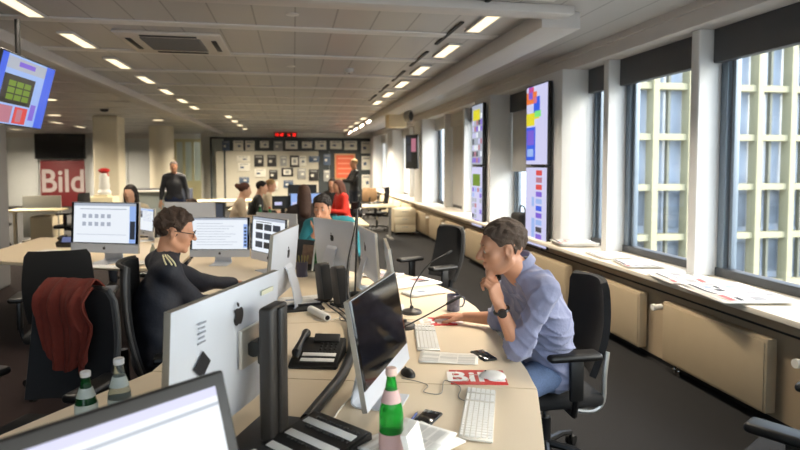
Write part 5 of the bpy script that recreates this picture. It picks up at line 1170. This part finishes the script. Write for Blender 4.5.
def standing(x,y,face,h=1.75,arms=None):
    a=R(face);f=np.array([math.cos(a),math.sin(a),0]);l=np.array([-math.sin(a),math.cos(a),0]);u=np.array([0,0,1.]);k=h/1.75
    T=lambda fx,lx,zz:tuple(np.array([x,y,0.])+(f*fx+l*lx+u*zz)*k)
    J=dict(pelvis=T(0,0,.93),chest=T(0,0,1.22),neck=T(-.01,0,1.47),head=T(.02,0,1.63),sl=T(-.01,.185,1.41),sr=T(-.01,-.185,1.41),el=T(-.03,.25,1.12),er=T(-.03,-.25,1.12),wl=T(.06,.27,.88),wr=T(.06,-.27,.88),
      kl=T(.02,.10,.50),kr=T(.05,-.10,.50),al=T(-.02,.11,.10),ar=T(.04,-.11,.10),tl=T(.12,.13,.042),tr=T(.18,-.13,.042),face=tuple(f),hem=.02)
    if arms: J.update({q:T(*v) for q,v in arms.items()})
    return J
figure('standing man in a dark grey sweater at the left, facing the room',standing(-2.50,13.0,-85,1.72),mat('charcoal_sweater',(48,48,52),.9),HB,'short',vox=.015,collar=True,bottom=mat('dark_jeans',(38,48,78),.9))
figure('standing person in black at the right of the pinboard wall',standing(1.55,15.0,190,1.80,dict(el=(.12,.26,1.18),wl=(.32,.12,1.22),er=(.12,-.26,1.18),wr=(.32,-.1,1.2))),BLKM,HBL,'short',vox=.016,bottom=mat('black_jeans',(30,34,44),.9))
# ---------- light ----------
W=bpy.data.worlds.new('World'); S.world=W; W.use_nodes=True; nt=W.node_tree; bg=nt.nodes['Background']
sky=nt.nodes.new('ShaderNodeTexSky'); sky.sky_type='NISHITA'; sky.sun_disc=False; sky.sun_elevation=R(38); sky.sun_rotation=R(120); sky.air_density=1.0; sky.dust_density=4; sky.altitude=50
mx=nt.nodes.new('ShaderNodeMix'); mx.data_type='RGBA'; mx.inputs[0].default_value=.80; nt.links.new(sky.outputs[0],mx.inputs[6]); mx.inputs[7].default_value=(.90,.97,1.08,1)
nt.links.new(mx.outputs[2],bg.inputs[0]); bg.inputs[1].default_value=WORLD_K
for i,(a,b_) in enumerate(bays):
    L=bpy.data.lights.new('window_daylight','AREA'); L.shape='RECTANGLE'; L.size=1.9; L.size_y=b_-a; L.cycles.is_portal=True
    o=bpy.data.objects.new('window_daylight',L); COL.objects.link(o); o.location=(3.55,(a+b_)/2,1.72); o.rotation_euler=(0,R(90),0)
L=bpy.data.lights.new('added_window_portal','AREA'); L.shape='RECTANGLE'; L.size=5.6; L.size_y=2.0; L.cycles.is_portal=True  # light portal for the added windows behind the camera
o=bpy.data.objects.new('added_window_portal',L); COL.objects.link(o); o.location=(.45,-2.15,1.71); o.rotation_euler=(R(-90),0,0)
# ---------- camera ----------
cam=bpy.data.cameras.new('Camera'); co=bpy.data.objects.new('Camera',cam); COL.objects.link(co); S.camera=co
cam.sensor_width=36; cam.lens=580/800*36; cam.shift_y=-.04; cam.clip_end=300; cam.clip_start=.05
co.location=(0,0,1.64); co.rotation_euler=(R(90-2.77),0,R(-10.4))
cam.dof.use_dof=True; cam.dof.focus_distance=2.7; cam.dof.aperture_fstop=2.6
S.view_settings.view_transform='Standard'; S.view_settings.look='None'; S.view_settings.gamma=1; S.view_settings.use_curve_mapping=False; S.view_settings.exposure=EXPO
S.cycles.max_bounces=8; S.cycles.diffuse_bounces=5; S.cycles.glossy_bounces=4; S.cycles.transmission_bounces=6; S.cycles.transparent_max_bounces=10; S.cycles.sample_clamp_indirect=4; S.cycles.caustics_reflective=False; S.cycles.caustics_refractive=False
S.cycles.use_denoising=True
